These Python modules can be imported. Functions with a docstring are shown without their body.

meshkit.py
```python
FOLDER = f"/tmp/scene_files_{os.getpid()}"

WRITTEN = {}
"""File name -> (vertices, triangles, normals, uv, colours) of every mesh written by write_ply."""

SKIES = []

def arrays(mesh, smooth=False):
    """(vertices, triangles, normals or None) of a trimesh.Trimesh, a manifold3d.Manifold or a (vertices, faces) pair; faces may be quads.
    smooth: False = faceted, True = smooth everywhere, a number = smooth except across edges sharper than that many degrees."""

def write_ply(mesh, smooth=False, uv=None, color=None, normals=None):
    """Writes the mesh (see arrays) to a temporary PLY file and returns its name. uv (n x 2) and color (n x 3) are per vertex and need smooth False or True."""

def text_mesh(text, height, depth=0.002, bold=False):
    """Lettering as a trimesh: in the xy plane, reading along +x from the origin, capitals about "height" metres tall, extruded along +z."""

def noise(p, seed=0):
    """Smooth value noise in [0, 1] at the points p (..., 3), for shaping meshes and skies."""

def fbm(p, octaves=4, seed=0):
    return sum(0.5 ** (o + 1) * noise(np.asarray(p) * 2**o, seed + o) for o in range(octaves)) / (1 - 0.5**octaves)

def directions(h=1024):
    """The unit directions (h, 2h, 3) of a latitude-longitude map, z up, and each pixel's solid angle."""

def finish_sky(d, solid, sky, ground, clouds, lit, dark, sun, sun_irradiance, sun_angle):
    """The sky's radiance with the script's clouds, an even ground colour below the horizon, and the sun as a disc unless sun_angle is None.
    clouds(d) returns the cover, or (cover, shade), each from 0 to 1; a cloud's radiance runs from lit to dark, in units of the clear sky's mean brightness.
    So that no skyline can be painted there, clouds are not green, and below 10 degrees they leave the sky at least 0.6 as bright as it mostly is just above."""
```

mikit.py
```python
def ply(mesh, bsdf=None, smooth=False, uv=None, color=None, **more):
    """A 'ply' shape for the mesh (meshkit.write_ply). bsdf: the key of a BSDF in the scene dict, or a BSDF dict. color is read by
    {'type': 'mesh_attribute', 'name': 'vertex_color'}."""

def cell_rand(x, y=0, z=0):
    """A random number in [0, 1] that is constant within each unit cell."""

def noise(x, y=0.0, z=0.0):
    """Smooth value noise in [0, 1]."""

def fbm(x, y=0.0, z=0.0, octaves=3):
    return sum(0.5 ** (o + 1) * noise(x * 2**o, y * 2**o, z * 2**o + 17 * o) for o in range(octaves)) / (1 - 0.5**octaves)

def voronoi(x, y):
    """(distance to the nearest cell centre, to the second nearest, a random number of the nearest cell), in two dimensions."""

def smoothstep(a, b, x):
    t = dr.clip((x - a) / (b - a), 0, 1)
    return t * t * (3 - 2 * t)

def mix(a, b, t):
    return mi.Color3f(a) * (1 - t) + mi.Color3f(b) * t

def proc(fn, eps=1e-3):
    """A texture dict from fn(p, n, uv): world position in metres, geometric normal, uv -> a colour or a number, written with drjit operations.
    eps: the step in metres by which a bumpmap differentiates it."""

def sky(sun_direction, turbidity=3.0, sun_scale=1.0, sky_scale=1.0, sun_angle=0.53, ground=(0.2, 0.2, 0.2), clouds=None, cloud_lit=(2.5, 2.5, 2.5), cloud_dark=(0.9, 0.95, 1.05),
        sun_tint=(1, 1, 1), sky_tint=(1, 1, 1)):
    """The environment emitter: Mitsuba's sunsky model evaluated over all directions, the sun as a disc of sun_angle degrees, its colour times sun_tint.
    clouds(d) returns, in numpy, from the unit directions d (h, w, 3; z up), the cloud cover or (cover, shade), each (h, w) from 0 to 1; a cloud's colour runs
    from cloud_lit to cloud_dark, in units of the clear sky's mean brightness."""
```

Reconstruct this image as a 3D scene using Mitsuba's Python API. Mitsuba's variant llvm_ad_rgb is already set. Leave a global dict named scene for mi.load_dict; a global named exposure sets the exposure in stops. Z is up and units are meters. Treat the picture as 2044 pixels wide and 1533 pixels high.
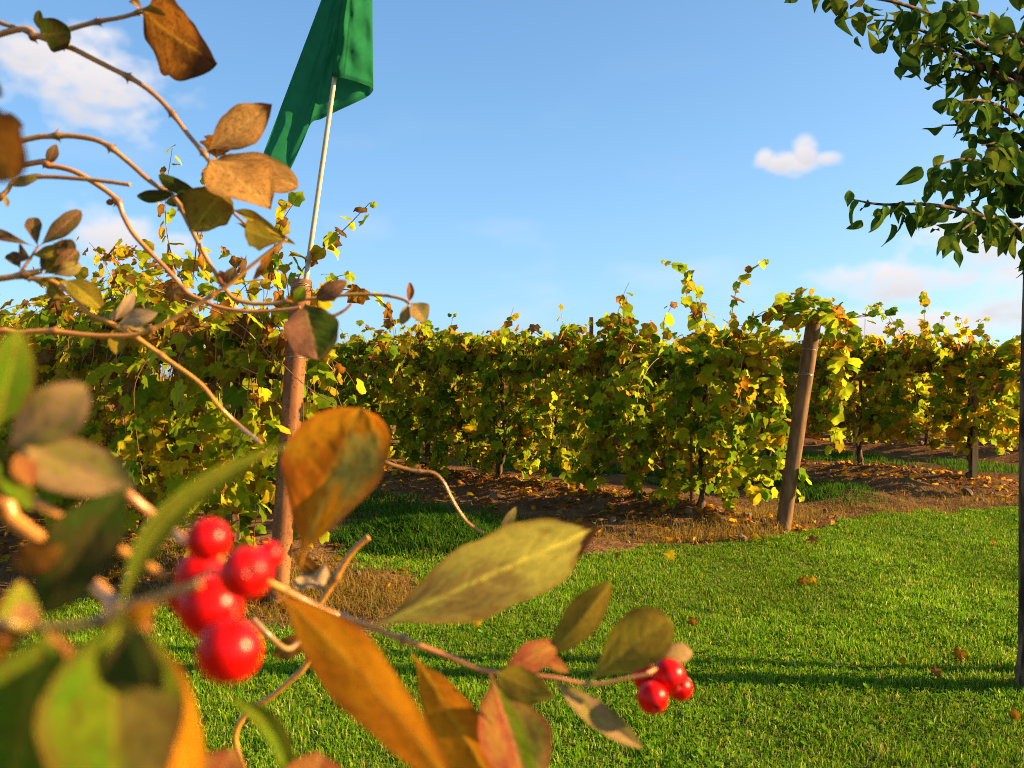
import math, random
import numpy as np, trimesh, drjit as dr, mitsuba as mi
import mikit, meshkit

# ------------------------------------------------------------------ camera, sky, exposure
F, CX, CY, HOR, CAMZ = 1701.0, 1022.0, 766.5, 752.0, 1.2
PITCH = math.atan((CY - HOR) / F)
CAM = np.array([0.0, 0.0, CAMZ])
FWD = np.array([0, math.cos(PITCH), -math.sin(PITCH)])
UPV = np.array([0, math.sin(PITCH), math.cos(PITCH)])
RGT = np.array([1.0, 0, 0])
exposure = 2.95
SUN = np.array([0.92, -0.05, 0.40]); SUN = SUN / np.linalg.norm(SUN)
scene, labels = {}, {}
scene['camera'] = {
    'type': 'thinlens', 'fov': math.degrees(2 * math.atan(1022 / F)), 'fov_axis': 'x',
    'aperture_radius': 0.0008, 'focus_distance': 5.0, 'near_clip': 0.01, 'far_clip': 6000.0,
    'to_world': mi.ScalarTransform4f().look_at(origin=CAM.tolist(), target=(CAM + FWD).tolist(), up=[0, 0, 1])}


def clouds(d):
    x, y, z = d[..., 0], d[..., 1], d[..., 2]
    az, el = np.degrees(np.arctan2(x, y)), np.degrees(np.arcsin(np.clip(z, -1, 1)))
    n = .65 * meshkit.fbm(np.stack([az * .30, el * .6, az * 0 + 3], -1), 5, 3) + .35 * meshkit.fbm(np.stack([az * 1.1, el * 1.6, az * 0 + 5], -1), 4, 4)
    n2 = meshkit.fbm(np.stack([az * .10, el * .30, az * 0 + 9], -1), 4, 8)
    cover, shade = np.zeros_like(az), np.zeros_like(az)
    for a, e, sa, se, k in ((-27.0, 17.2, 4.8, 2.8, .95), (-29.5, 18.4, 3.0, 2.0, .8), (-24.6, 15.2, 3.6, 1.5, .68), (-24.3, 8.6, 3.2, 1.7, .95), (-22, 8.2, 2.2, 1.3, .7),
                            (17.5, 13.5, 1.5, .8, 1.0), (18.9, 14.0, .9, 1.1, .95), (16.5, 13.7, .9, .75, .9), (20.2, 13.5, 1.0, .45, .65), (18.2, 13.3, 1.5, .75, .9), (25, 5.9, 5.2, 1.6, .8), (29, 7.8, 4.6, 2.2, .75), (33, 5.5, 6, 3.5, .8),
                            (24, 3.2, 8, 1.2, .7), (-14.5, 6.0, 3.0, 1.3, .45), (48, 12, 9, 3, .9), (-52, 13, 9, 3.5, .9), (75, 16, 10, 4, .9), (-85, 10, 10, 4, .9)):
        g = k * np.exp(-((az - a) / sa) ** 2 - ((el - e) / se) ** 2)
        c = np.clip((g + (n - .5) * (1.5 if sa > 2 else 1.3) - .33) * 2.0, 0, 1)
        cover = np.maximum(cover, c * np.clip(g * 3, 0, 1))
        shade = np.maximum(shade, c * np.clip(.45 - (el - e) / (se * 1.6), 0, 1) * .75)
    band = np.clip((n2 - .60) * 3, 0, 1) * .35 * np.exp(-((el - 6) / 8) ** 2)
    far = np.clip((n2 + .35 * (n - .5) - .56) * 5, 0, .9) * np.clip((np.abs(az) - 45) / 20, 0, 1) * np.clip(el / 8, 0, 1) * np.clip((60 - el) / 20, 0, 1)
    return np.maximum(np.maximum(cover, band), far) * .93, shade


scene['sky'] = mikit.sky(SUN.tolist(), turbidity=4.0, sun_scale=1.75, sky_scale=0.90, sun_tint=(1.0, 0.84, 0.54), sky_tint=(0.73, 0.95, 1.18),
                         ground=(.12, .12, .04), clouds=clouds, cloud_lit=(1.85, 1.72, 1.68), cloud_dark=(1.2, 1.17, 1.27))

# ------------------------------------------------------------------ helpers
RNG = np.random.default_rng(7)


def nrm(v):
    v = np.asarray(v, float)
    return v / (np.linalg.norm(v, axis=-1, keepdims=True) + 1e-12)


def at(px, py, d):
    """The point seen in direction (px, py) of the photograph at depth d metres."""
    return CAM + d * (FWD + RGT * (px - CX) / F - UPV * (py - CY) / F)


def project(p):
    q = np.asarray(p, float) - CAM
    d = np.maximum(q @ FWD, 1e-3)
    return CX + F * (q @ RGT) / d, CY - F * (q @ UPV) / d, q @ FWD


def on_ground(px, py):
    d = at(px, py, 1) - CAM
    return CAM[:2] + d[:2] * (-CAMZ / d[2])


def spline(pts, n):
    """Catmull-Rom through the points, n samples per span; extra columns are carried along."""
    p = np.asarray(pts, float)
    if len(p) < 3:
        t = np.linspace(0, 1, n * (len(p) - 1) + 1)[:, None]
        return p[0] * (1 - t) + p[-1] * t
    q = np.vstack([2 * p[0] - p[1], p, 2 * p[-1] - p[-2]])
    out = []
    for i in range(1, len(q) - 2):
        t = np.linspace(0, 1, n, endpoint=False)[:, None]
        a, b, c, e = q[i - 1], q[i], q[i + 1], q[i + 2]
        out.append(.5 * (2 * b + (c - a) * t + (2 * a - 5 * b + 4 * c - e) * t ** 2 + (3 * b - a - 3 * c + e) * t ** 3))
    return np.vstack(out + [p[-1:]])


def tube(points, radii, sides=8, cap=True):
    p = np.asarray(points, float)
    r = np.broadcast_to(radii, (len(p),))
    t = nrm(np.gradient(p, axis=0))
    a = np.cross(t[0], [0, 0, 1.0] if abs(t[0][2]) < .9 else [1.0, 0, 0]); a = a / np.linalg.norm(a)
    A = [a]
    for k in range(1, len(p)):
        a = a - t[k] * (a @ t[k]); a = a / (np.linalg.norm(a) + 1e-12); A.append(a)
    A = np.array(A); B = np.cross(t, A)
    th = np.arange(sides) * 2 * np.pi / sides
    v = p[:, None] + r[:, None, None] * (np.cos(th)[None, :, None] * A[:, None] + np.sin(th)[None, :, None] * B[:, None])
    i, j = np.meshgrid(np.arange(len(p) - 1), np.arange(sides), indexing='ij')
    q = np.stack([i * sides + j, i * sides + (j + 1) % sides, (i + 1) * sides + (j + 1) % sides, (i + 1) * sides + j], -1).reshape(-1, 4)
    f = np.vstack([q[:, [0, 1, 2]], q[:, [0, 2, 3]]])
    v = v.reshape(-1, 3)
    if cap:
        n = len(v)
        v = np.vstack([v, p[:1], p[-1:]])
        k = np.arange(sides); k2 = (k + 1) % sides
        f = np.vstack([f, np.stack([k2, k, k * 0 + n], 1), np.stack([(len(p) - 1) * sides + k, (len(p) - 1) * sides + k2, k * 0 + n + 1], 1)])
    return v, f


class MB:
    """Collects pieces of one part."""

    def __init__(self):
        self.v, self.f, self.c, self.n = [], [], [], 0

    def add(self, v, f, c=None):
        self.v.append(v); self.f.append(np.asarray(f) + self.n); self.n += len(v)
        if c is not None:
            self.c.append(np.broadcast_to(np.asarray(c, float), (len(v), 3)))
        return self

    def build(self, key, bsdf, smooth=True, color=None):
        v, f = np.vstack(self.v), np.vstack(self.f)
        c = np.vstack(self.c) if self.c else color
        scene[key] = mikit.ply((v, f), bsdf, smooth=smooth, color=c)
        return key


COUNT = {}


def numbered(key):
    n = COUNT.get(key, 0); COUNT[key] = n + 1
    return key if n == 0 else f'{key}_{n:03d}'


def tag(key, label=None, category=None, group=None, kind=None):
    labels[key] = {k: v for k, v in dict(label=label, category=category, group=group, kind=kind).items() if v}
    return key


def ref(k):
    return {'type': 'ref', 'id': k}


VC = {'type': 'mesh_attribute', 'name': 'vertex_color'}
scene['mat_leaf'] = {'type': 'principledthin', 'base_color': VC, 'roughness': .5, 'diff_trans': 1.4, 'eta': 1.35, 'spec_trans': 0.0}
scene['mat_leaf_thick'] = {'type': 'principledthin', 'base_color': VC, 'roughness': .48, 'diff_trans': .72, 'eta': 1.4, 'spec_trans': 0.0}
scene['mat_leaf_waxy'] = {'type': 'principledthin', 'base_color': VC, 'roughness': .36, 'diff_trans': .55, 'eta': 1.45, 'spec_trans': 0.0}
scene['mat_grass'] = {'type': 'principledthin', 'base_color': VC, 'roughness': .34, 'diff_trans': 1.0, 'eta': 1.4, 'spec_trans': 0.0}
scene['mat_matte'] = {'type': 'twosided', 'bsdf': {'type': 'principled', 'base_color': VC, 'roughness': .75, 'specular': .3}}
scene['mat_stem'] = {'type': 'twosided', 'bsdf': {'type': 'principled', 'base_color': VC, 'roughness': .33, 'specular': .7}}


def bark_fn(p, n, uv):
    g = mikit.fbm(p.x * 55, p.y * 55, p.z * 9, 4)
    return mikit.mix((.028, .018, .011), (.16, .105, .062), mikit.smoothstep(.3, .75, g))


scene['mat_bark'] = {'type': 'bumpmap', 'arbitrary': {'type': 'texture_placeholder'}} if False else {
    'type': 'twosided', 'bsdf': {'type': 'principled', 'base_color': mikit.proc(bark_fn), 'roughness': .9, 'specular': .2}}


def rust_fn(p, n, uv):
    g = mikit.fbm(p.x * 22, p.y * 22, p.z * 7, 4)
    a = mi.Float(dr.atan2(n.y, n.x)) * 9.0
    s1, _, r1 = mikit.voronoi(a * 1.0 + p.z * 3, p.z * 62)
    speck = mikit.smoothstep(.42, .16, s1) * mikit.smoothstep(.30, .6, r1)
    base = mikit.mix((.17, .056, .013), (.29, .112, .032), mikit.smoothstep(.25, .8, g))
    base = mikit.mix(base, mi.Color3f(.07, .03, .014), speck * .8)
    streak = mikit.smoothstep(.58, .8, mikit.noise(a * 1.3, p.z * .9, 4.0))
    return mikit.mix(base, mi.Color3f(.24, .12, .045), streak * .4)


scene['mat_rust'] = {'type': 'bumpmap', 'nested_texture': mikit.proc(lambda p, n, uv: mikit.fbm(p.x * 160, p.y * 160, p.z * 160, 2), 1e-3), 'scale': .0015,
                     'bsdf': {'type': 'twosided', 'bsdf': {'type': 'principled', 'base_color': mikit.proc(rust_fn), 'roughness': .62, 'specular': .4}}}
scene['mat_rust'] = {'type': 'twosided', 'bsdf': {k: v for k, v in scene['mat_rust'].items() if k != 'bsdf'} | {'bsdf': {'type': 'principled', 'base_color': mikit.proc(rust_fn), 'roughness': .62, 'specular': .4}}}


def wood_fn(p, n, uv):
    g = mikit.fbm(p.x * 40, p.y * 40, p.z * 5, 4)
    w = mikit.mix((.15, .10, .06), (.29, .21, .13), mikit.smoothstep(.3, .75, g))
    return mikit.mix(w, mi.Color3f(.16, .15, .055), mikit.smoothstep(.55, .1, p.z) * .6)


scene['mat_wood'] = {'type': 'twosided', 'bsdf': {'type': 'principled', 'base_color': mikit.proc(wood_fn), 'roughness': .8, 'specular': .25}}
scene['mat_darkwood'] = {'type': 'twosided', 'bsdf': {'type': 'principled', 'base_color': mikit.proc(lambda p, n, uv: mikit.mix((.10, .048, .017), (.22, .115, .045), mikit.smoothstep(.25, .8, mikit.fbm(p.x * 30, p.y * 30, p.z * 6, 4)))), 'roughness': .7, 'specular': .3}}
scene['mat_wire'] = {'type': 'principled', 'base_color': {'type': 'rgb', 'value': [.38, .37, .35]}, 'roughness': .4, 'metallic': .9}
scene['mat_pole'] = {'type': 'principled', 'base_color': mikit.proc(lambda p, n, uv: mikit.mix((.36, .29, .19), (.52, .44, .31), mikit.fbm(p.x * 60, p.y * 60, p.z * 14, 3))), 'roughness': .5, 'specular': .4}
scene['mat_hose'] = {'type': 'principled', 'base_color': {'type': 'rgb', 'value': [.34, .33, .31]}, 'roughness': .5}

# ------------------------------------------------------------------ the ground
POST1, POST2 = on_ground(552, 1203), on_ground(1560, 1057)
RDIR = nrm([-.72, .69]); RNRM = np.array([-RDIR[1], RDIR[0]])       # along the rows, and across them towards the camera
RNRM = RNRM if RNRM[1] < 0 else -RNRM
POST3 = POST2 + (POST2 - POST1)
POST4 = POST3 + (POST2 - POST1)
POST5 = POST4 + (POST2 - POST1)
LAWN = [on_ground(*q) for q in ((2300, 1005), (2100, 1014), (1990, 1018), (1850, 1026), (1700, 1040), (1600, 1062), (1520, 1080), (1450, 1088), (1330, 1094), (1180, 1106), (1000, 1112),
                                (880, 1108), (800, 1104), (740, 1098), (700, 1110), (760, 1130), (860, 1142), (870, 1180), (820, 1225), (700, 1262), (620, 1262), (520, 1255), (400, 1225), (280, 1205), (120, 1205), (-100, 1210), (-500, 1215))]
LAWN += [np.array([-4.5, .3]), np.array([7.5, .3]), np.array([9.0, 7.9])]
from shapely import Polygon, contains_xy, distance as sh_distance, points as sh_points
LAWNP = Polygon(LAWN)


def smooth01(a, b, x):
    t = np.clip((x - a) / (b - a), 0, 1)
    return t * t * (3 - 2 * t)


def row_coords(x, y, post):
    q = np.stack([x - post[0], y - post[1]], -1)
    return q @ RDIR, q @ RNRM


def lawn_mask(x, y):
    """1 inside the lawn, fading over a hand's width at an uneven edge."""
    w = (meshkit.fbm(np.stack([x * 3.1, y * 3.1, x * 0], -1), 3, 5) - .5) * .5
    dd = sh_distance(LAWNP, sh_points(x, y))
    inner = sh_distance(LAWNP.exterior, sh_points(x, y))
    return smooth01(-.12, .12, np.where(dd > 0, -dd, inner) + w)


MOUNDS = [(*on_ground(1790, 985), .75, .16), (*on_ground(1700, 1000), .6, .12), (*on_ground(840, 1075), .75, .10), (*on_ground(1240, 1060), .5, .05), (*on_ground(300, 1110), .7, .05)]


def gz(x, y, lm):
    x, y = np.asarray(x, float), np.asarray(y, float)
    z = (meshkit.fbm(np.stack([x * .5, y * .5, x * 0 + 2], -1), 3, 1) - .5) * .06
    dirt = 1 - lm
    z = z + dirt * ((meshkit.fbm(np.stack([x * 5, y * 5, x * 0], -1), 4, 2) - .5) * .09 + .0)
    for P in (POST1, POST2, POST3, POST4, POST5):
        s, t = row_coords(x, y, P)
        z = z + dirt * .13 * np.exp(-(t / .42) ** 2) * smooth01(-.05, .9, s) * smooth01(60, 40, s)
    for mx, my, r, h in MOUNDS:
        z = z + h * np.exp(-((x - mx) ** 2 + (y - my) ** 2 * 1.5) / (r * .55) ** 2) * dirt
    return z


_gs = .04
_gx, _gy = np.arange(-9, 12, _gs), np.arange(-1.5, 19, _gs)
_GX, _GY = np.meshgrid(_gx, _gy, indexing='xy')
_LM = lawn_mask(_GX.ravel(), _GY.ravel()).reshape(_GX.shape)
_GZ = gz(_GX.ravel(), _GY.ravel(), _LM.ravel()).reshape(_GX.shape)


def _grid(A, x, y):
    x, y = np.asarray(x, float), np.asarray(y, float)
    i, j = np.clip((x - _gx[0]) / _gs, 0, len(_gx) - 1.001), np.clip((y - _gy[0]) / _gs, 0, len(_gy) - 1.001)
    i0, j0 = i.astype(int), j.astype(int); u, v = i - i0, j - j0
    return (A[j0, i0] * (1 - u) + A[j0, i0 + 1] * u) * (1 - v) + (A[j0 + 1, i0] * (1 - u) + A[j0 + 1, i0 + 1] * u) * v


def lawn_mask(x, y): return _grid(_LM, x, y)
def gz(x, y): return _grid(_GZ, x, y)


def axis(a, b, step, reach):
    core = np.arange(a, b + step / 2, step)
    g = [step]
    while sum(g) < reach:
        g.append(g[-1] * 1.22)
    c = np.cumsum(g)
    return np.concatenate([a - c[::-1], core, b + c])


gx, gy = axis(-5.0, 7.0, .07, 2500), axis(2.0, 11.5, .07, 2500)
X, Y = np.meshgrid(gx, gy, indexing='xy')
near = (np.abs(X) < 60) & (np.abs(Y) < 60)
Z = np.zeros_like(X); Z[near] = gz(X[near], Y[near])
LM = np.zeros_like(X); LM[near] = lawn_mask(X[near], Y[near])
n1 = meshkit.fbm(np.stack([X * 2.2, Y * 2.2, X * 0], -1), 4, 11)[..., None]
n2 = meshkit.fbm(np.stack([X * 11, Y * 11, X * 0], -1), 3, 12)[..., None]
soil = np.array([.085, .044, .018]) * (1 - n1) + np.array([.165, .090, .038]) * n1
soil = soil * (.45 + 1.1 * n2)
thatch = np.array([.07, .10, .014]) * (.7 + .6 * n2)
col = soil * (1 - LM[..., None]) + thatch * LM[..., None]
ny, nx = X.shape
I, J = np.meshgrid(np.arange(ny - 1), np.arange(nx - 1), indexing='ij')
q = np.stack([I * nx + J, I * nx + J + 1, (I + 1) * nx + J + 1, (I + 1) * nx + J], -1).reshape(-1, 4)
scene['mat_ground'] = {'type': 'twosided', 'bsdf': {'type': 'bumpmap', 'nested_texture': mikit.proc(lambda p, n, uv: mikit.fbm(p.x * 45, p.y * 45, 0.0, 4), 2e-3), 'scale': .035,
                                                    'bsdf': {'type': 'principled', 'base_color': VC, 'roughness': .95, 'specular': .1}}}
scene['ground'] = mikit.ply((np.stack([X, Y, Z], -1).reshape(-1, 3), q), 'mat_ground', smooth=True, color=col.reshape(-1, 3))
tag('ground', 'bare brown vineyard soil with low berms under the vine rows', kind='structure')


# ------------------------------------------------------------------ grass
def blades(xy, h, w, lean, cols, zoff=0.0, rng=RNG):
    """Two-segment bent blades standing on the ground, as one (v, f, c)."""
    n = len(xy)
    th = rng.uniform(0, 2 * np.pi, n)
    s = np.stack([np.cos(th), np.sin(th), th * 0], -1)
    ph = th + np.pi / 2 + rng.normal(0, .5, n)
    ld = np.stack([np.cos(ph), np.sin(ph), ph * 0], -1) * (lean * rng.uniform(.2, 1.3, n))[:, None]
    b = np.stack([xy[:, 0], xy[:, 1], gz(xy[:, 0], xy[:, 1]) - .004 + zoff], -1)
    up = np.array([0, 0, 1.0])
    m = b + (up * .6 + ld * .3) * h[:, None]
    t = b + (up * (1 - .28 * np.linalg.norm(ld, axis=1, keepdims=True)) + ld) * h[:, None]
    W2 = w[:, None] / 2
    v = np.stack([b - s * W2, b + s * W2, m - s * W2 * .8, m + s * W2 * .8, t], 1).reshape(-1, 3)
    k = np.arange(n)[:, None] * 5
    f = np.concatenate([k + [0, 1, 3], k + [0, 3, 2], k + [2, 3, 4]], 0)
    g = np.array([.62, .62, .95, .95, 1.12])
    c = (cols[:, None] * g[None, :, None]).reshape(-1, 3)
    return v, f, np.clip(c, 0, .9)


def scatter(n, box, keep, rng=RNG):
    out, got = [], 0
    while got < n:
        p = rng.uniform((box[0], box[1]), (box[2], box[3]), (max(n, 2000), 2))
        p = p[rng.uniform(0, 1, len(p)) < keep(p[:, 0], p[:, 1])]
        out.append(p); got += len(p)
    return np.vstack(out)[:n]


def in_view(x, y, margin=.25):
    return (np.abs(x) < .61 * y + margin)


def lawn_keep(x, y):
    """Denser where the blades show large."""
    k = np.clip((3.6 / np.maximum(y, 1.2)) ** 1.15, .12, 1)
    k = np.where(in_view(x, y) & (y > 2.1), k, k * .10)
    k = k * (lawn_mask(x, y) > RNG.uniform(.25, .75, len(x)))
    return k


def mixcol(n, table, rng=RNG):
    cols = np.array([t[0] for t in table]); p = np.array([t[1] for t in table], float)
    c = cols[rng.choice(len(cols), n, p=p / p.sum())]
    return c * rng.uniform(.75, 1.25, (n, 1)) * rng.uniform(.93, 1.07, (n, 3))


GREENS = [((.070, .19, .008), 3), ((.115, .26, .010), 4), ((.165, .31, .014), 3), ((.26, .36, .03), 1.5), ((.44, .44, .15), .7), ((.40, .28, .09), .2)]
xy = scatter(225000, (-3.6, 1.2, 6.0, 8.4), lawn_keep)
patch = meshkit.fbm(np.stack([xy[:, 0] * 1.3, xy[:, 1] * 1.3, xy[:, 0] * 0], -1), 3, 21)
tuft = meshkit.fbm(np.stack([xy[:, 0] * 9, xy[:, 1] * 9, xy[:, 0] * 0], -1), 2, 22)
hh = RNG.uniform(.016, .035, len(xy)) * (.45 + 1.2 * tuft) * (.8 + .5 * patch)
ww = RNG.uniform(.0022, .0044, len(xy)) * (1 + .10 * xy[:, 1])
cc = mixcol(len(xy), GREENS) * (.62 + .9 * patch[:, None]) * [1.12, 1.08, 1]
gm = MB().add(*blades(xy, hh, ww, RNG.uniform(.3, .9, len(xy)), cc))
# clover and broad weeds between the blades
nclo = 4200
cxy = scatter(nclo, (-3, 1.8, 5, 8), lambda x, y: in_view(x, y) * (lawn_mask(x, y) > .5) * smooth01(.50, .66, meshkit.fbm(np.stack([x * 1.9, y * 1.9, x * 0], -1), 3, 31)))
th = np.arange(6) * np.pi / 3
r = RNG.uniform(.006, .012, nclo)
ctr = np.stack([cxy[:, 0], cxy[:, 1], gz(cxy[:, 0], cxy[:, 1]) + RNG.uniform(.014, .036, nclo)], -1)
tx, ty = RNG.normal(0, .35, nclo), RNG.normal(0, .35, nclo)
ring = np.stack([np.cos(th)[None] * r[:, None], np.sin(th)[None] * r[:, None], (tx[:, None] * np.cos(th) + ty[:, None] * np.sin(th)) * r[:, None]], -1) + ctr[:, None]
cv = np.concatenate([ctr[:, None] - [0, 0, .002], ring], 1).reshape(-1, 3)
k = np.arange(nclo)[:, None] * 7
cf = np.concatenate([k + [0, 1 + i, 1 + (i + 1) % 6] for i in range(6)], 0)
gm.add(cv, cf, np.repeat(mixcol(nclo, [((.09, .22, .012), 3), ((.13, .28, .02), 2)]), 7, 0))
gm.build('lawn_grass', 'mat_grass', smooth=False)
tag('lawn_grass', 'short bright green mown lawn in front of the vine rows', 'grass', kind='stuff')

# taller grass and clover between the rows
STRIPS = []


def between(post, off, half, s0, s1, seed, cut):
    def keep(x, y):
        s, t = row_coords(x, y, post)
        nn = meshkit.fbm(np.stack([x * 1.6, y * 1.6, x * 0], -1), 3, seed)
        return smooth01(1.1, .5, np.abs(t - off) / (half * (.7 + .6 * nn))) * smooth01(s0 - .3, s0 + .5, s) * (s < s1) * smooth01(cut - .04, cut + .10, nn)
    return keep


gm = MB()
for post, off, s0, s1, n, box, cut in ((POST2, 1.75, 1.1, 7, 12000, (-5, 5.2, 3, 13), .25), (POST3, 1.75, .9, 9, 12000, (-4, 7, 5, 16), .42), (POST4, 1.75, .6, 8, 9000, (0, 9, 9, 18), .36)):
    xy = scatter(n, box, between(post, off, .75, s0, s1, 41, cut))
    hh = RNG.uniform(.05, .11, n)
    gm.add(*blades(xy, hh, RNG.uniform(.005, .009, n), RNG.uniform(.4, 1, n), mixcol(n, [((.045, .14, .012), 4), ((.075, .18, .014), 3), ((.14, .22, .02), 1)])))
xy = scatter(6500, (-1.6, 5.2, .2, 8.2), lambda x, y: smooth01(1.7, .1, ((x - MOUNDS[2][0]) / .55) ** 2 + ((y - MOUNDS[2][1]) / .62) ** 2))
gm.add(*blades(xy, RNG.uniform(.05, .12, len(xy)), RNG.uniform(.006, .012, len(xy)), RNG.uniform(.5, 1.1, len(xy)), mixcol(len(xy), [((.035, .11, .010), 4), ((.07, .17, .014), 2), ((.15, .20, .03), .6)])))
gm.build('alley_grass', 'mat_grass', smooth=False)
tag('alley_grass', 'taller shaded green grass and clover growing between the vine rows', 'grass', kind='stuff')

# dry straw-coloured grass at the row ends
DRYC = [((.34, .215, .05), 4), ((.22, .12, .028), 3), ((.42, .30, .08), 2), ((.17, .20, .025), 2.4)]
gm = MB()
P1p, P2p = on_ground(700, 1200), on_ground(1480, 1070)
spots = [(P1p, 1.15, .42, 6000, .025, .07), (on_ground(600, 1180), .6, .45, 2600, .04, .12), (on_ground(380, 1150), .9, .35, 3500, .03, .08), (P2p, .75, .35, 1500, .04, .15), (on_ground(1740, 1020), 1.1, .30, 2000, .02, .06),
         (on_ground(1300, 1075), .9, .25, 1000, .03, .09), (on_ground(1950, 1000), .9, .35, 1200, .02, .07), (on_ground(1560, 1040), .35, .25, 500, .06, .2)]
for (c0, rx, ry, n, h0, h1) in spots:
    xy = c0 + RNG.normal(0, 1, (n, 2)) * [rx * .55, ry * .55]
    xy = xy[(lawn_mask(xy[:, 0], xy[:, 1]) < RNG.uniform(.15, .8, len(xy)))]
    n = len(xy)
    gm.add(*blades(xy, RNG.uniform(h0, h1, n), RNG.uniform(.002, .0045, n), RNG.uniform(.4, 1.5, n), mixcol(n, DRYC)))
gm.build('dry_grass', 'mat_grass', smooth=False)
tag('dry_grass', 'dry straw-coloured grass tufts around the ends of the vine rows', 'grass', kind='stuff')

# ------------------------------------------------------------------ grape leaves: shapes and colours
NO_HI, NO_LO = 26, 14


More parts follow.
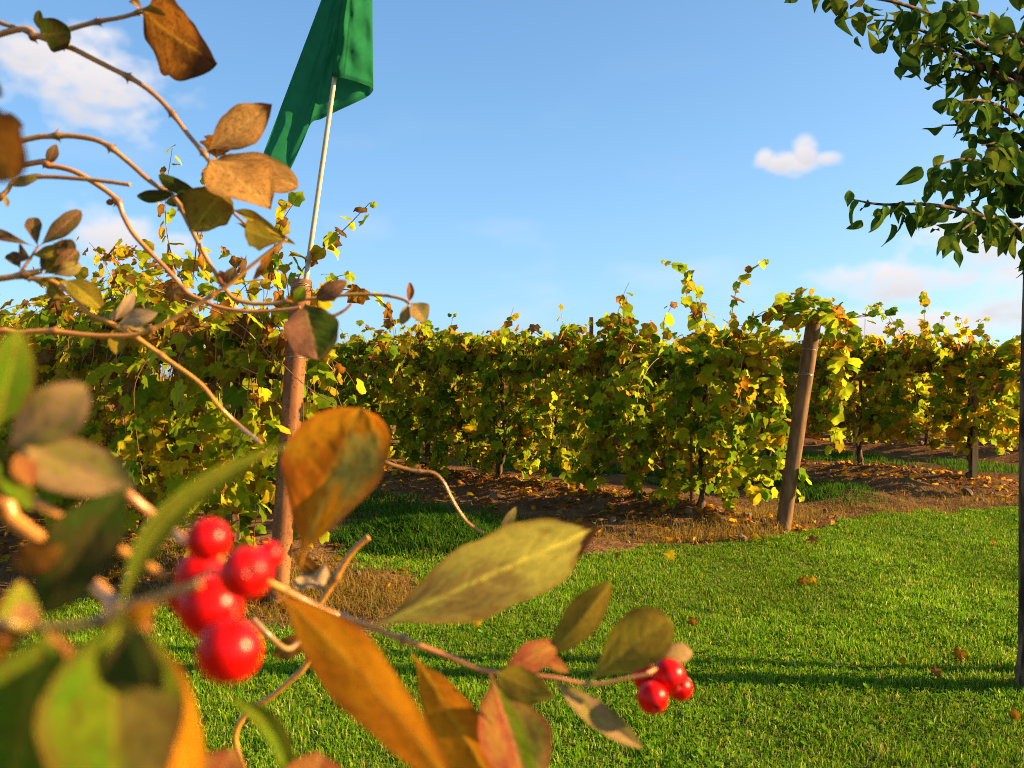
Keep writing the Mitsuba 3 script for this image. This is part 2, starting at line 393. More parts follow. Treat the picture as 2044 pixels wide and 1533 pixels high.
def grape_leaf(seed, curl, NO):
    """A lobed, toothed leaf: stalk at the origin, tip along -y, face along +z, about one unit across."""
    rg = np.random.default_rng(seed)
    th = np.linspace(-np.pi, np.pi, NO, endpoint=False) + np.pi / NO
    r = .50 + 0 * th
    for a, amp, w in ((0, .52, .30), (.95, .40, .30), (-.95, .40, .30), (1.85, .24, .34), (-1.85, .24, .34)):
        r = np.maximum(r, .40 + amp * np.exp(-((th - a) / w) ** 2 / 1.2) + .04)
    r *= 1 - .55 * np.exp(-((np.abs(th) - np.pi) / .34) ** 2)
    r *= 1 + .055 * np.where(np.arange(NO) % 2 == 0, 1, -1) + rg.normal(0, .03, NO)
    rings = [.52 * r, r]
    v = [np.zeros((1, 3))]
    ph = rg.uniform(0, 6.28, 4)
    for kk, rr in enumerate(rings):
        x, y = np.sin(th) * rr, -np.cos(th) * rr
        z = -.22 * curl * (x ** 2) * 1.3 - .30 * curl * np.clip(-y, 0, 2) ** 2 + .10 * np.abs(x) * rg.uniform(-.4, 1.4)
        z = z + (.035 + .05 * curl) * np.sin(3 * th + ph[0]) * rr + (.03 + .10 * max(curl - .6, 0)) * np.sin(5 * th + ph[1]) * rr
        if curl > 1.2:
            pull = 1 - .25 * (rr / r.max()) * (curl - 1)
            x, y = x * pull, y * pull
        v.append(np.stack([x, y, z], -1))
    v = np.vstack(v) * .62
    i = np.arange(NO); j = (i + 1) % NO
    f = np.vstack([np.stack([i * 0, 1 + i, 1 + j], 1), np.stack([1 + i, 1 + NO + i, 1 + NO + j], 1), np.stack([1 + i, 1 + NO + j, 1 + j], 1)])
    return v, f, th


GCURL = (.4, .7, .9, 1.2, 1.6, 2.2)
GCOL = {  # centre, blade, edge
    'deep': ((.11, .19, .010), (.080, .175, .009), (.10, .19, .010)),
    'green': ((.19, .28, .012), (.150, .265, .011), (.21, .29, .012)),
    'lime': ((.34, .41, .016), (.34, .44, .014), (.42, .43, .018)),
    'yellow': ((.48, .44, .018), (.62, .50, .018), (.64, .42, .018)),
    'gold': ((.48, .34, .018), (.58, .32, .014), (.48, .17, .012)),
    'turning': ((.22, .27, .012), (.38, .32, .016), (.44, .20, .015)),
    'rust': ((.32, .21, .018), (.38, .16, .016), (.24, .08, .012)),
    'dry': ((.27, .16, .050), (.25, .125, .036), (.15, .07, .020)),
}
CKEYS = list(GCOL)
LEAFMESH, LEAFLOW = {}, {}
for ck, si, NO in [(a, b, c) for c in (NO_HI, NO_LO) for a in GCOL for b in range(6)]:
    if True:
        v, f, th = grape_leaf(100 + si, GCURL[si], NO)
        rg = np.random.default_rng(31 * si + CKEYS.index(ck))
        ce, bl, ed = (np.array(c) for c in GCOL[ck])
        mid = np.broadcast_to(bl, (NO, 3)).copy()
        vein = np.exp(-np.min(np.abs(th[:, None] - np.array([0, .95, -.95, 1.85, -1.85])), axis=1) ** 2 / .02)[:, None]
        mid = mid * (1 - .55 * vein) + ce * .55 * vein
        edge = np.broadcast_to(ed, (NO, 3)) * rg.uniform(.75, 1.2, (NO, 1))
        c = np.vstack([ce[None], mid * rg.uniform(.85, 1.15, (NO, 1)), edge])
        (LEAFMESH if NO == NO_HI else LEAFLOW)[ck, si] = (v, f, np.clip(c, 0, .9))
        if NO == NO_LO: continue
        scene[f'shape_grape_{ck}_{si}'] = {'type': 'shapegroup', 'blade': mikit.ply((v, f), 'mat_leaf', smooth=True, color=LEAFMESH[ck, si][2])}


def frame_of(normal, tip, size):
    """Rotation and scale that lay a leaf with its face along normal and its tip towards tip."""
    n = nrm(normal)
    y = -np.asarray(tip, float); y = nrm(y - n * (y * n).sum(-1, keepdims=True))
    x = np.cross(y, n)
    return np.stack([x, y, n], -1) * np.asarray(size)[..., None, None]


def T4(M, p):
    m = np.eye(4); m[:3, :3] = M; m[:3, 3] = p
    return mi.ScalarTransform4f(m)


LEAVES_PARTS = 0
VINES = []


def cane_path(p, d, length, droop, rng, zmin, step=.05):
    pts = [p.copy()]
    up = np.array([0, 0, 1.0])
    v = nrm(d)
    n = int(length / step)
    wob = rng.normal(0, .12, 3)
    for k in range(n):
        wob = wob * .8 + rng.normal(0, .10, 3)
        v = nrm(v + wob * .5 - up * droop * (.25 + k / max(n, 1)) * .33)
        q = pts[-1] + v * step
        if q[2] < zmin + rng.uniform(0, .15):
            break
        pts.append(q)
    return np.array(pts)


def vine(name, post, s, label, group, seed, parts=250, canes=22, zmin=.15, palette=None, per=1.0, ztop=1.7, extra=(), far=False, halfw=.62, trunk_r=.026, leafscale=1.0, side=0.0, bare=0.0):
    rng = np.random.default_rng(seed)
    key = numbered(name)
    tag(key, label, 'grape vine', group)
    base2 = post + RDIR * s
    g0 = float(gz(*base2))
    base = np.array([base2[0], base2[1], g0])
    R3, N3, U = np.array([*RDIR, 0]), np.array([*RNRM, 0]), np.array([0, 0, 1.0])
    ch = 1.13
    # trunk
    zs = np.linspace(-.06, ch, 9)
    wx, wy = np.cumsum(rng.normal(0, .014, 9)), np.cumsum(rng.normal(0, .014, 9))
    tp = base + zs[:, None] * U + wx[:, None] * R3 + wy[:, None] * N3
    tp = spline(tp, 4)
    tr = trunk_r * (1.15 - .3 * np.linspace(0, 1, len(tp))) * (1 + .22 * rng.normal(0, 1, len(tp)).clip(-1, 1.6)); tr[:3] *= 1.35
    head = tp[-1]
    m = MB().add(*tube(tp, tr, 9)); m.build(f'{key}__trunk', 'mat_bark')
    starts = []
    am = []
    for sg in (-1, 1):
        n = 7
        ap = head + np.linspace(0, halfw, n)[:, None] * R3 * sg + np.cumsum(rng.normal(0, .012, n))[:, None] * U + np.cumsum(rng.normal(0, .012, n))[:, None] * N3
        ap[0] = head - U * .03
        ap = spline(ap, 5)
        ar = np.linspace(.021, .012, len(ap)) * (1 + .28 * rng.normal(0, 1, len(ap)).clip(-1, 1.8))
        am.append(tube(ap, ar, 7))
        starts += [(ap[int(k)], sg) for k in np.linspace(1, len(ap) - 1, canes // 2)]
    if far:
        mm = MB()
        for a in am: mm.add(*a)
        mm.build(f'{key}__arm', 'mat_bark')
    else:
        for a in am: MB().add(*a).build(numbered(f'{key}__arm'), 'mat_bark')
    cm = MB()
    lp, ln, lt, ls, lz = [], [], [], [], []
    paths = []
    for (p, sg) in starts:
        u = rng.uniform()
        sd = 1 if rng.uniform() < .5 + side else -1
        if u < (.27 if not far else .25):      # upright
            d = N3 * rng.normal(0, .20) + R3 * rng.normal(0, .28) + U
            paths.append(cane_path(p, d, rng.uniform(.30, ztop - ch + (.05 if rng.uniform() < .68 else .36)), rng.uniform(.02, .22), rng, zmin))
        else:            # arching over and hanging
            d = N3 * sd * rng.uniform(.25, .75) + R3 * rng.normal(0, .35) + U * rng.uniform(.45, 1)
            if u < .36:
                paths.append(cane_path(p, d, rng.uniform(.8, 1.75), rng.uniform(.5, 1.15), rng, zmin))
            else:        # up, over and straight down to near the ground
                h_, w_, r0 = rng.uniform(.05, .42), rng.uniform(.05, .38) * sd, rng.normal(0, .16)
                ze = zmin + (ch - zmin) * rng.uniform(0, 1) ** 2.0 * .62
                pts_ = [p, p + N3 * w_ * .45 + U * h_ + R3 * r0 * .4, p + N3 * w_ * .95 + U * h_ * .35 + R3 * r0, p + N3 * w_ * 1.1 + R3 * (r0 + rng.normal(0, .08)) - U * (p[2] - base[2] - ze) * .5,
                        p + N3 * w_ * rng.uniform(.9, 1.35) + R3 * (r0 + rng.normal(0, .14)) - U * (p[2] - base[2] - ze)]
                P_ = spline(pts_, 12)
                seg_ = np.r_[0, np.cumsum(np.linalg.norm(np.diff(P_, axis=0), axis=1))]
                t_ = np.arange(0, seg_[-1], .05)
                P_ = np.stack([np.interp(t_, seg_, P_[:, i]) for i in range(3)], -1)
                P_[1:] += np.cumsum(rng.normal(0, .007, (len(P_) - 1, 3)), 0)
                paths.append(P_)
    for e in extra:
        paths.append(spline(e, 8))
    for ip, P in enumerate(paths):
        if len(P) < 3:
            continue
        ext = ip >= len(starts)
        if ext:   # resample to even steps
            seg = np.r_[0, np.cumsum(np.linalg.norm(np.diff(P, axis=0), axis=1))]
            t = np.arange(0, seg[-1], .05)
            P = np.stack([np.interp(t, seg, P[:, i]) for i in range(3)], -1)
        rad = np.linspace(.0042, .0018, len(P))
        tv, tf = tube(P if not far else P[::3], rad if not far else rad[::3], 4 if not far else 3)
        cane_c = np.array([.20, .095, .035]) * rng.uniform(.6, 1.3)
        if far:
            cm.add(tv, tf, cane_c)
        else:
            MB().add(tv, tf, cane_c).build(numbered(f'{key}__cane'), 'mat_stem')
        for k in range(1, len(P)):
            nl = rng.poisson(1.2 * per * (1.5 if P[k][2] - g0 < .75 else .78)) if not ext else 1
            for _ in range(nl):
                tang = P[k] - P[k - 1]
                if bare and abs(P[k][2] - g0 - ch) < .16 and rng.uniform() < bare:
                    continue
                out = nrm(rng.normal(0, 1, 3) * [1, 1, .5] + U * .15)
                out = nrm(out - nrm(tang) * (out @ nrm(tang)) * .7)
                pet = rng.uniform(.03, .085) * (.55 if ext else 1)
                q = P[k] + out * pet
                acr = (q - base) @ N3
                n = nrm(out * .55 + N3 * np.sign(acr + rng.normal(0, .1)) * .45 + U * rng.uniform(.0, .75) + rng.normal(0, .34, 3))
                tip = nrm(-U * .9 + out * .45 + rng.normal(0, .3, 3))
                lp.append(q); ln.append(n); lt.append(tip)
                ls.append((rng.uniform(.108, .195) if rng.uniform() < .7 else rng.uniform(.06, .11)) * (1 - (.42 if P[-1][2] > 1.2 else .15) * (k / len(P)) ** 2) * leafscale)
                lz.append(q[2])
    if bare:      # old bare canes tied in along the cordon
        for _ in range(int(26 * bare)):
            c0 = head + R3 * rng.uniform(-halfw, halfw) + N3 * rng.normal(.10, .10) + U * rng.uniform(-.02, .22)
            dr_ = R3 * rng.choice([-1, 1]) + U * rng.normal(0, .30) + N3 * rng.normal(0, .25)
            L_ = rng.uniform(.25, .65)
            P_ = spline([c0, c0 + dr_ * L_ * .5 + U * rng.normal(0, .02), c0 + dr_ * L_ + U * rng.normal(0, .04)], 5)
            v_, f_ = tube(P_, np.linspace(.0040, .0022, len(P_)), 4)
            MB().add(v_, f_, np.array([.30, .16, .065]) * rng.uniform(.6, 1.2)).build(numbered(f'{key}__cane'), 'mat_stem')
    if far and cm.v:
        cm.build(f'{key}__cane', 'mat_stem')
    lp, ln, lt, ls, lz = map(np.array, (lp, ln, lt, ls, lz))
    ok = lp[:, 2] > gz(lp[:, 0], lp[:, 1]) + .03
    lp, ln, lt, ls, lz = (a[ok] for a in (lp, ln, lt, ls, lz))
    M = frame_of(ln, lt, ls)
    # colour: top browner, lower greener and yellow, in drifts along the row
    drift = meshkit.fbm(lp * 2.1, 3, seed % 17)
    hgt = (lz - .3) / 1.4
    pal = palette or {}
    w = np.stack([
        np.clip(1.1 - 1.0 * drift - .25 * hgt, .05, 2) * pal.get('deep', 1.0),
        np.clip(1.6 - 1.3 * drift - .35 * hgt, .05, 2) * pal.get('green', 1.0),
        np.full(len(lp), .8) * pal.get('lime', 1.0),
        np.clip(.15 + 1.0 * drift ** 2 + .1 * (1 - hgt), 0, 2) * pal.get('yellow', 1.0),
        np.clip(1.1 * drift ** 2 - .10, 0, 2) * pal.get('gold', 1.0),
        np.clip(.25 + .5 * hgt, 0, 1) * pal.get('turning', 1.0),
        np.clip(.48 * hgt ** 2 + .04, 0, 1.0) * pal.get('rust', 1.0),
        np.clip(.25 * hgt ** 2 + .06, 0, 1) * pal.get('dry', 1.0)], -1)
    cw = np.cumsum(w / w.sum(1, keepdims=True), 1)
    ci = (rng.uniform(0, 1, len(lp))[:, None] > cw).sum(1).clip(0, 7)
    si = rng.choice(6, len(lp), p=[.2, .24, .22, .18, .10, .06])
    si = np.where(ci >= 6, rng.choice([3, 4, 5], len(lp)), si)
    # the leaves that show largest are parts, the rest one mass
    px, py, dd = project(lp)
    score = ls / np.maximum(dd, .1) * 8 + ((lp - base) @ N3) * .9 + .12 * np.abs((ln * nrm(CAM - lp)).sum(1))
    score = np.where((px > -40) & (px < 2084) & (py > -40), score, -9)
    order = np.argsort(-score)
    order = order[:parts] if parts else order[:0]
    order = order[score[order] > -5]
    chosen = set(order.tolist())
    for n, i in enumerate(order):
        kk = f'{key}__leaf' if n == 0 else f'{key}__leaf_{n:03d}'
        scene[kk] = {'type': 'instance', 'shapegroup': ref(f'shape_grape_{CKEYS[ci[i]]}_{si[i]}'), 'to_world': T4(M[i], lp[i])}
    rest = np.array([i for i in range(len(lp)) if i not in chosen], int)
    if len(rest):
        mb = MB()
        for a in range(8):
            for b in range(6):
                sel = rest[(ci[rest] == a) & (si[rest] == b)]
                if len(sel):
                    v, f, c = LEAFLOW[CKEYS[a], b]
                    vv = (np.einsum('kij,nj->kni', M[sel], v) + lp[sel][:, None]).reshape(-1, 3)
                    ff = (f[None] + (np.arange(len(sel)) * len(v))[:, None, None]).reshape(-1, 3)
                    mb.add(vv, ff, np.tile(c, (len(sel), 1)))
        mb.build(f'{key}__foliage', 'mat_leaf')
        labels[f'{key}__foliage'] = {'kind': 'stuff'}
    return key, head, len(lp)


def vine_point(post, s, px, py):
    """The point of the vertical plane through a row (post, along RDIR) seen at (px, py)."""
    d = at(px, py, 1) - CAM
    n = np.array([*RNRM, 0]); p0 = np.array([*post, 0])
    t = ((p0 - CAM) @ n) / (d @ n)
    return CAM + d * t


def vpath(post, pts, off=0.0):
    return np.array([vine_point(post + RNRM * off, 0, x, y) for x, y in pts])


ORD = ['first', 'second', 'third', 'fourth', 'fifth', 'sixth', 'seventh', 'eighth', 'ninth', 'tenth']
total = 0
# nearest row, starting at the post with the flag
S1 = [.50, 1.62, 2.75, 3.9, 5.0]
EX1 = {0: [vpath(POST1, ((585, 600), (600, 545), (640, 500), (690, 455), (738, 405)), -.15), vpath(POST1, ((560, 640), (640, 585), (710, 580), (760, 600), (790, 655), (775, 705)), -.3),
           vpath(POST1, ((600, 700), (640, 690), (668, 740), (655, 800), (690, 850)), -.4), vpath(POST1, ((560, 600), (545, 520), (560, 450), (600, 385)), -.1), vpath(POST1, ((600, 620), (660, 560), (700, 545)), -.25),
           vpath(POST1, ((530, 720), (600, 690), (680, 730), (720, 790)), -.3), vpath(POST1, ((500, 600), (470, 520), (440, 490)), .0)],
       1: [vpath(POST1, ((380, 600), (340, 500), (330, 400), (345, 290)), .1), vpath(POST1, ((340, 620), (300, 540), (310, 480)), -.1), vpath(POST1, ((350, 590), (250, 500), (200, 530)), .1),
           vpath(POST1, ((385, 560), (400, 420), (425, 270)), 0), vpath(POST1, ((300, 600), (250, 540), (225, 500), (270, 490)), .2)]}
L1 = ['ragged grape vine with yellow-green leaves and bare canes right behind the post with the flag', 'grape vine with browning top leaves and dark shrivelled grapes, second behind the flag post',
      'grape vine with bronze top leaves, third behind the flag post in the nearest row', 'grape vine with green and bronze leaves, fourth behind the flag post near the left edge', 'dense green grape vine at the far left, fifth behind the flag post']
HEADS = {}
for i, s in enumerate(S1):
    k, h, n = vine('grape_vine', POST1, s, L1[i], 'grape vines of the nearest row', 200 + i, parts=[300, 290, 230, 180, 120][i], canes=[38, 60, 58, 54, 50][i], zmin=.12, bare=.50 if i < 2 else .15, ztop=[1.72, 1.98, 1.98, 1.92, 1.9][i],
                   per=[.95, 1.15, 1.2, 1.2, 1.2][i], extra=EX1.get(i, ()), palette={'lime': 2.6, 'yellow': 1.6, 'dry': 1.8, 'rust': 1.5, 'gold': .7, 'deep': .4, 'turning': 1.4}, halfw=.55 if i else .45)
    HEADS[k] = h; total += n
# middle row, starting at the bare leaning post
S2 = [.74, 1.93, 3.10, 4.28, 5.46, 6.64, 7.8, 9.0]
EX2 = {0: [vpath(POST2, ((1420, 700), (1410, 640), (1390, 580), (1360, 535), (1312, 525)), .0), vpath(POST2, ((1455, 690), (1462, 620), (1478, 560), (1530, 515)), .05), vpath(POST2, ((1500, 680), (1560, 625), (1620, 600), (1680, 620), (1690, 690)), .0),
           vpath(POST2, ((1520, 660), (1570, 605), (1620, 570)), -.05), vpath(POST2, ((1560, 640), (1640, 625), (1670, 665), (1660, 740), (1640, 830)), .08), vpath(POST2, ((1580, 630), (1650, 620), (1690, 650), (1690, 740), (1665, 850)), -.02), vpath(POST2, ((1600, 640), (1650, 640), (1675, 700), (1678, 800), (1660, 900)), .0), vpath(POST2, ((1540, 615), (1590, 596), (1640, 600), (1680, 625)), -.1), vpath(POST2, ((1400, 660), (1370, 590), (1385, 540)), .1),
           vpath(POST2, ((1580, 630), (1530, 620), (1480, 650), (1440, 640)), .1), vpath(POST2, ((1590, 930), (1600, 965), (1608, 1000)), -.05), vpath(POST2, ((1560, 650), (1650, 640), (1740, 630), (1795, 618)), -.3)],
       1: [vpath(POST2, ((1250, 680), (1245, 630), (1252, 590)), .1), vpath(POST2, ((1330, 680), (1325, 640), (1345, 605)), .0)],
       2: [vpath(POST2, ((1140, 700), (1125, 650), (1118, 605)), 0)]}
L2 = ['tall grape vine whose shoots arch over the bare leaning post', 'full green and yellow grape vine, second from the bare leaning post', 'full grape vine with yellow lower leaves, third from the bare leaning post',
      'dense dark green grape vine, fourth from the bare leaning post', 'dense green grape vine, fifth from the bare leaning post in the middle row', 'green grape vine just right of the flag post in the row behind it',
      'grape vine of the middle row glimpsed behind the flag post', 'grape vine of the middle row glimpsed left of the flag post, farthest of that row']
for i, s in enumerate(S2):
    k, h, n = vine('grape_vine', POST2, s, L2[i], 'grape vines of the middle row', 300 + i, parts=[300, 300, 290, 260, 230, 160, 0, 0][i], canes=[40, 42, 42, 42, 40, 38, 32, 32][i], zmin=[.06, .03, .03, .04, .06, .1, .2, .2][i],
                   ztop=[1.62, 1.74, 1.66, 1.86, 1.74, 1.90, 1.7, 1.7][i], per=1.5, leafscale=.98, extra=EX2.get(i, ()), far=i > 5, palette={'yellow': [1.2, 1.1, 1.0, .6, .4, .3, .5, .5][i], 'gold': [.7, .6, .5, .3, .2, .2, .3, .3][i], 'rust': .55, 'dry': .6, 'lime': 1.9, 'turning': 1.0, 'green': 1.25})
    HEADS[k] = h; total += n
S3 = [.68, 1.86, 3.05, 4.25, 5.45, 6.6, 7.8, 9.1, 10.4, 11.8]
L3 = ['golden grape vine at the right edge on a thick trunk beside a stake', 'yellow and green grape vine just right of the bare leaning post in the row behind', 'yellowing grape vine directly behind the bare leaning post',
      'grape vine of the third row partly hidden behind the middle row', 'grape vine of the third row seen through gaps of the middle row', 'grape vine deep in the third row behind the middle row', 'eighth grape vine of the third row counted from the right', 'ninth grape vine of the third row counted from the right', 'tenth and last grape vine of the third row, behind the big orange leaf']
L3.insert(6, 'seventh grape vine of the third row counted from the right')
EX3 = {0: [vpath(POST3, ((1850, 690), (1845, 640), (1850, 578)), 0), vpath(POST3, ((1930, 690), (1960, 640), (1975, 640)), .1), vpath(POST3, ((1900, 700), (1880, 650), (1890, 625)), -.1)]}
for i, s in enumerate(S3):
    k, h, n = vine('grape_vine', POST3, s, L3[i], 'grape vines of the third row', 400 + i, parts=[260, 240, 160, 60, 0, 0, 0, 0, 0, 0][i], canes=[46, 46, 46, 40, 34, 30, 28, 26, 26, 26][i], zmin=.34, ztop=1.66, per=1.5, far=i > 2, extra=EX3.get(i, ()),
                   palette={'yellow': 2.2, 'gold': 2.4, 'deep': .8, 'green': .8, 'lime': 1.5, 'rust': .45, 'dry': .5}, trunk_r=.033 if i == 0 else .026)
    HEADS[k] = h; total += n
for r_, (P, ss, lab) in enumerate(((POST4, [2.0, 3.3, 4.6, 5.9, 7.2, 8.5, 10], 'fourth'), (POST5, [3.0, 4.5, 6, 7.5], 'fifth'))):
    for i, s in enumerate(ss):
        k, h, n = vine('grape_vine', P, s, f'distant yellowing grape vine seen through gaps, {ORD[i]} from the right in the {lab} row', f'grape vines of the {lab} row', 500 + 20 * r_ + i, parts=0, canes=30, zmin=.22, ztop=1.55, per=1.05, far=True,
                       palette={'yellow': 2.0, 'gold': 1.8, 'deep': .9}, leafscale=1.25)
        total += n

# ------------------------------------------------------------------ posts, stakes, wires
def post(name, label, base2, top, r, mat, wraps, hollow=False, group=None):
    key = numbered(name)
    tag(key, label, 'post', group)
    b = np.array([*base2, float(gz(*base2)) - .05])
    ax = nrm(top - b)
    n = 22
    t = np.linspace(0, 1, n)
    P = b + (top - b) * t[:, None]
    v, f = tube(P, r * (1 + .012 * np.sin(t * 17)), 28, cap=not hollow)
    if hollow:
        inner = tube(np.array([top, top - ax * .12]), r * .86, 28, cap=False)
        rim = tube(np.array([top - ax * .0005, top + ax * .0005]), r, 28, cap=False)
        a = np.arange(28); k2 = (a + 1) % 28
        v_in, f_in = inner
        o0 = (n - 1) * 28
        vv = np.vstack([v, v_in]); off = len(v)
        # rim between the outer edge and the bore
        x = nrm(v[o0] - top); y = np.cross(ax, x)
        th = a * 2 * np.pi / 28
        vv[off:off + 28] = top + r * .86 * (nrm(v[o0:o0 + 28] - top))
        vv[off + 28:off + 56] = vv[off:off + 28] - ax * .12
        ff = np.vstack([f, np.stack([o0 + a, o0 + k2, off + k2], 1), np.stack([o0 + a, off + k2, off + a], 1), np.stack([off + a, off + k2, off + 28 + k2], 1), np.stack([off + a, off + 28 + k2, off + 28 + a], 1)])
        v, f = vv, ff
    scene[f'{key}__shaft'] = mikit.ply((v, f), mat, smooth=40)
    for (u, nt) in wraps:
        m = MB()
        for q in range(nt):
            c = b + (top - b) * (u + q * .006)
            e1 = nrm(np.cross(ax, [0, 1, 0])); e2 = np.cross(ax, e1)
            th = np.linspace(0, 2 * np.pi, 33)
            ringp = c + (r + .0015) * (np.cos(th)[:, None] * e1 + np.sin(th)[:, None] * e2) + ax * (.004 * np.sin(th + q))[:, None]
            m.add(*tube(ringp, .0016, 6))
        m.build(numbered(f'{key}__wire_wrap'), 'mat_wire')
    return key, b, top


d1 = np.hypot(*POST1) * 0 + (np.array([*POST1, 0]) - CAM) @ FWD
d2 = (np.array([*POST2, 0]) - CAM) @ FWD
TOP1, TOP2 = at(602, 558, d1), at(1625, 638, d2)
post('end_post', 'rusty speckled brown end post with the green flag standing in its top', POST1, TOP1, .054, 'mat_rust', ((.765, 1), (.98, 2)), hollow=True, group='leaning end posts of the vine rows')
post('end_post', 'bare brown leaning end post with wire wraps at the end of the middle row', POST2, TOP2, .058, 'mat_darkwood', ((.745, 2), (.86, 1)), group='leaning end posts of the vine rows')


def stake(label, p2, h, w=.014, mat='mat_rust', lean=(0, 0), group='vine stakes'):
    key = tag(numbered('vine_stake'), label, 'stake', group)
    z0 = float(gz(*p2))
    t = w * .22
    m = MB()
    for (hx, hy, ox, oy) in ((w, t, 0, 0), (t, w * .5, 0, w * .5 + t)):      # a T section
        v = np.array([[x * hx + ox, y * hy + oy, zz] for zz in (-.1, h) for x, y in ((-1, -1), (1, -1), (1, 1), (-1, 1))], float)
        v[4:, :2] += lean
        v += [p2[0], p2[1], z0]
        f = np.array([[0, 1, 5], [0, 5, 4], [1, 2, 6], [1, 6, 5], [2, 3, 7], [2, 7, 6], [3, 0, 4], [3, 4, 7], [4, 5, 6], [4, 6, 7]])
        m.add(v, f)
    m.build(key, mat, smooth=False)


def sp(post_, s, a=0.0):
    return post_ + RDIR * s + RNRM * a


stake('weathered grey-brown wooden stake beside the trunk nearest the flag post', sp(POST1, .50 - .06, .05), 1.18, .02, 'mat_wood')
stake('dark metal stake behind the second vine of the nearest row', sp(POST1, 1.55, -.05), 1.3)
stake('thin rusty metal stake standing above the leaves of the middle row', vine_point(POST2, 0, 1180, 900)[:2], 1.62, .018)
stake('thin dark metal stake in the middle row, third vine from the bare post', sp(POST2, 3.16, .03), 1.2)
stake('thin dark metal stake in the middle row, fourth vine from the bare post', sp(POST2, 4.22, .03), 1.2)
stake('thin dark metal stake by the first vine trunk of the middle row', sp(POST2, .80, .03), 1.1, .011)
stake('thick grey wooden stake beside the thick vine trunk at the right edge', sp(POST3, .60, .05), 1.15, .03, 'mat_wood', (.01, 0))
stake('thin pale-footed stake just right of the bare leaning post', sp(POST3, 1.92, .02), 1.15, .013, 'mat_wood')

for P, nm, s0, tops in ((POST1, 'nearest', 0, TOP1), (POST2, 'middle', 0, TOP2), (POST3, 'third', -1.5, None)):
    for zz, hl in ((1.14, 'lower'), (1.47, 'upper')):
        key = tag(numbered('trellis_wire'), f'thin steel {hl} trellis wire running along the {nm} vine row', 'wire', 'trellis wires')
        a = np.array([*(P + RDIR * s0), zz])
        if tops is not None:
            u = zz / tops[2]; a = np.array([*P, 0.0]) * (1 - u) + tops * u; a[2] = zz
        b = np.array([*(P + RDIR * 14), zz])
        t = np.linspace(0, 1, 30)[:, None]
        MB().add(*tube(a * (1 - t) + b * t + np.array([0, 0, .01]) * np.sin(t * 40), .0016, 5)).build(key, 'mat_wire')
key = tag('drip_hose', 'pale drip hose strung low between vine trunks at the right edge', 'hose')
hp = np.array([[*(POST4 + RDIR * s_), .45 + .01 * math.sin(s_ * 3)] for s_ in np.linspace(0.4, 9, 30)])
MB().add(*tube(hp, .009, 7)).build(key, 'mat_hose')

# dried grape bunches
for (px, py, off, lab) in ((343, 690, .22, 'upper shrivelled dark grape bunch hanging left of the vine trunk'), (347, 815, .24, 'lower shrivelled dark grape bunch hanging left of the vine trunk')):
    c = vine_point(POST1 + RNRM * off, 0, px, py)
    key = tag(numbered('grape_bunch'), lab, 'grapes', 'dried grape bunches')
    m = MB()
    ico = trimesh.creation.icosphere(1)
    for k in range(46):
        u = RNG.uniform(0, 1); rr = .034 * (1 - .75 * u) * RNG.uniform(.4, 1); th_ = RNG.uniform(0, 6.28)
        sv = ico.vertices * RNG.uniform(.005, .0085) * RNG.uniform(.75, 1.1, (1, 3))
        m.add(sv + c + [rr * math.cos(th_), rr * math.sin(th_), .055 - .12 * u], ico.faces, np.array([.035, .018, .022]) * RNG.uniform(.6, 1.8))
    m.add(*tube(np.array([c + [0, 0, .05], c + [.005, 0, .09], c + [.0, .01, .14]]), .002, 5), (.1, .06, .03))
    m.build(key, 'mat_matte')

# ------------------------------------------------------------------ litter: clods, fallen leaves
m = MB()
ico, ico0 = trimesh.creation.icosphere(1), trimesh.creation.icosphere(0)
for k in range(2600):
    P = (POST1, POST2, POST3, POST4)[RNG.choice(4, p=[.25, .4, .28, .07])]
    s_, t_ = RNG.uniform(-.1, 8), RNG.normal(.1, .55)
    p = P + RDIR * s_ + RNRM * t_
    if lawn_mask(p[:1], p[1:])[0] > .4:
        continue
    rr = RNG.gamma(2, .006) + .005
    ic = ico if rr > .028 else ico0
    v = ic.vertices * rr * RNG.uniform(.6, 1.2, (1, 3)) * RNG.uniform(.8, 1.15, (len(ic.vertices), 1))
    m.add(v + [p[0], p[1], float(gz(*p)) + rr * .2], ic.faces, np.array([.15, .086, .042]) * RNG.uniform(.6, 1.25))
m.build('soil_clods', 'mat_matte', smooth=False)
tag('soil_clods', 'crumbled brown soil clods on the berms under the vines', 'soil', kind='stuff')

mb = {}
nlit = 3400
for k in range(nlit):
    j = RNG.choice(4, p=[.30, .40, .24, .06])
    P = (POST1, POST2, POST3, POST4)[j]
    p = P + RDIR * RNG.uniform(-.25, 7) + RNRM * RNG.normal(.15, .5)
    if lawn_mask(p[:1], p[1:])[0] > .5:
        continue
    ck = ('dry', 'dry', 'rust', 'rust', 'gold', 'turning')[RNG.integers(6)]
    si = RNG.integers(2, 6)
    n_ = nrm(np.array([0, 0, 1.0]) + RNG.normal(0, .45, 3)); th_ = RNG.uniform(0, 6.28)
    mb.setdefault((ck, si), []).append((frame_of(n_, np.array([math.cos(th_), math.sin(th_), 0]), RNG.uniform(.05, .105)), np.array([p[0], p[1], float(gz(*p)) + RNG.uniform(.012, .03)])))
m = MB()
for (ck, si), items in mb.items():
    v, f, c = LEAFLOW[ck, si]
    Ms, ps = np.array([a for a, _ in items]), np.array([b for _, b in items])
    m.add((np.einsum('kij,nj->kni', Ms, v) + ps[:, None]).reshape(-1, 3), (f[None] + (np.arange(len(items)) * len(v))[:, None, None]).reshape(-1, 3), np.tile(np.clip(c * 1.35, 0, .8), (len(items), 1)))
m.build('leaf_litter', 'mat_leaf')
tag('leaf_litter', 'dry brown and orange fallen vine leaves littering the soil under the rows', 'leaf litter', kind='stuff')

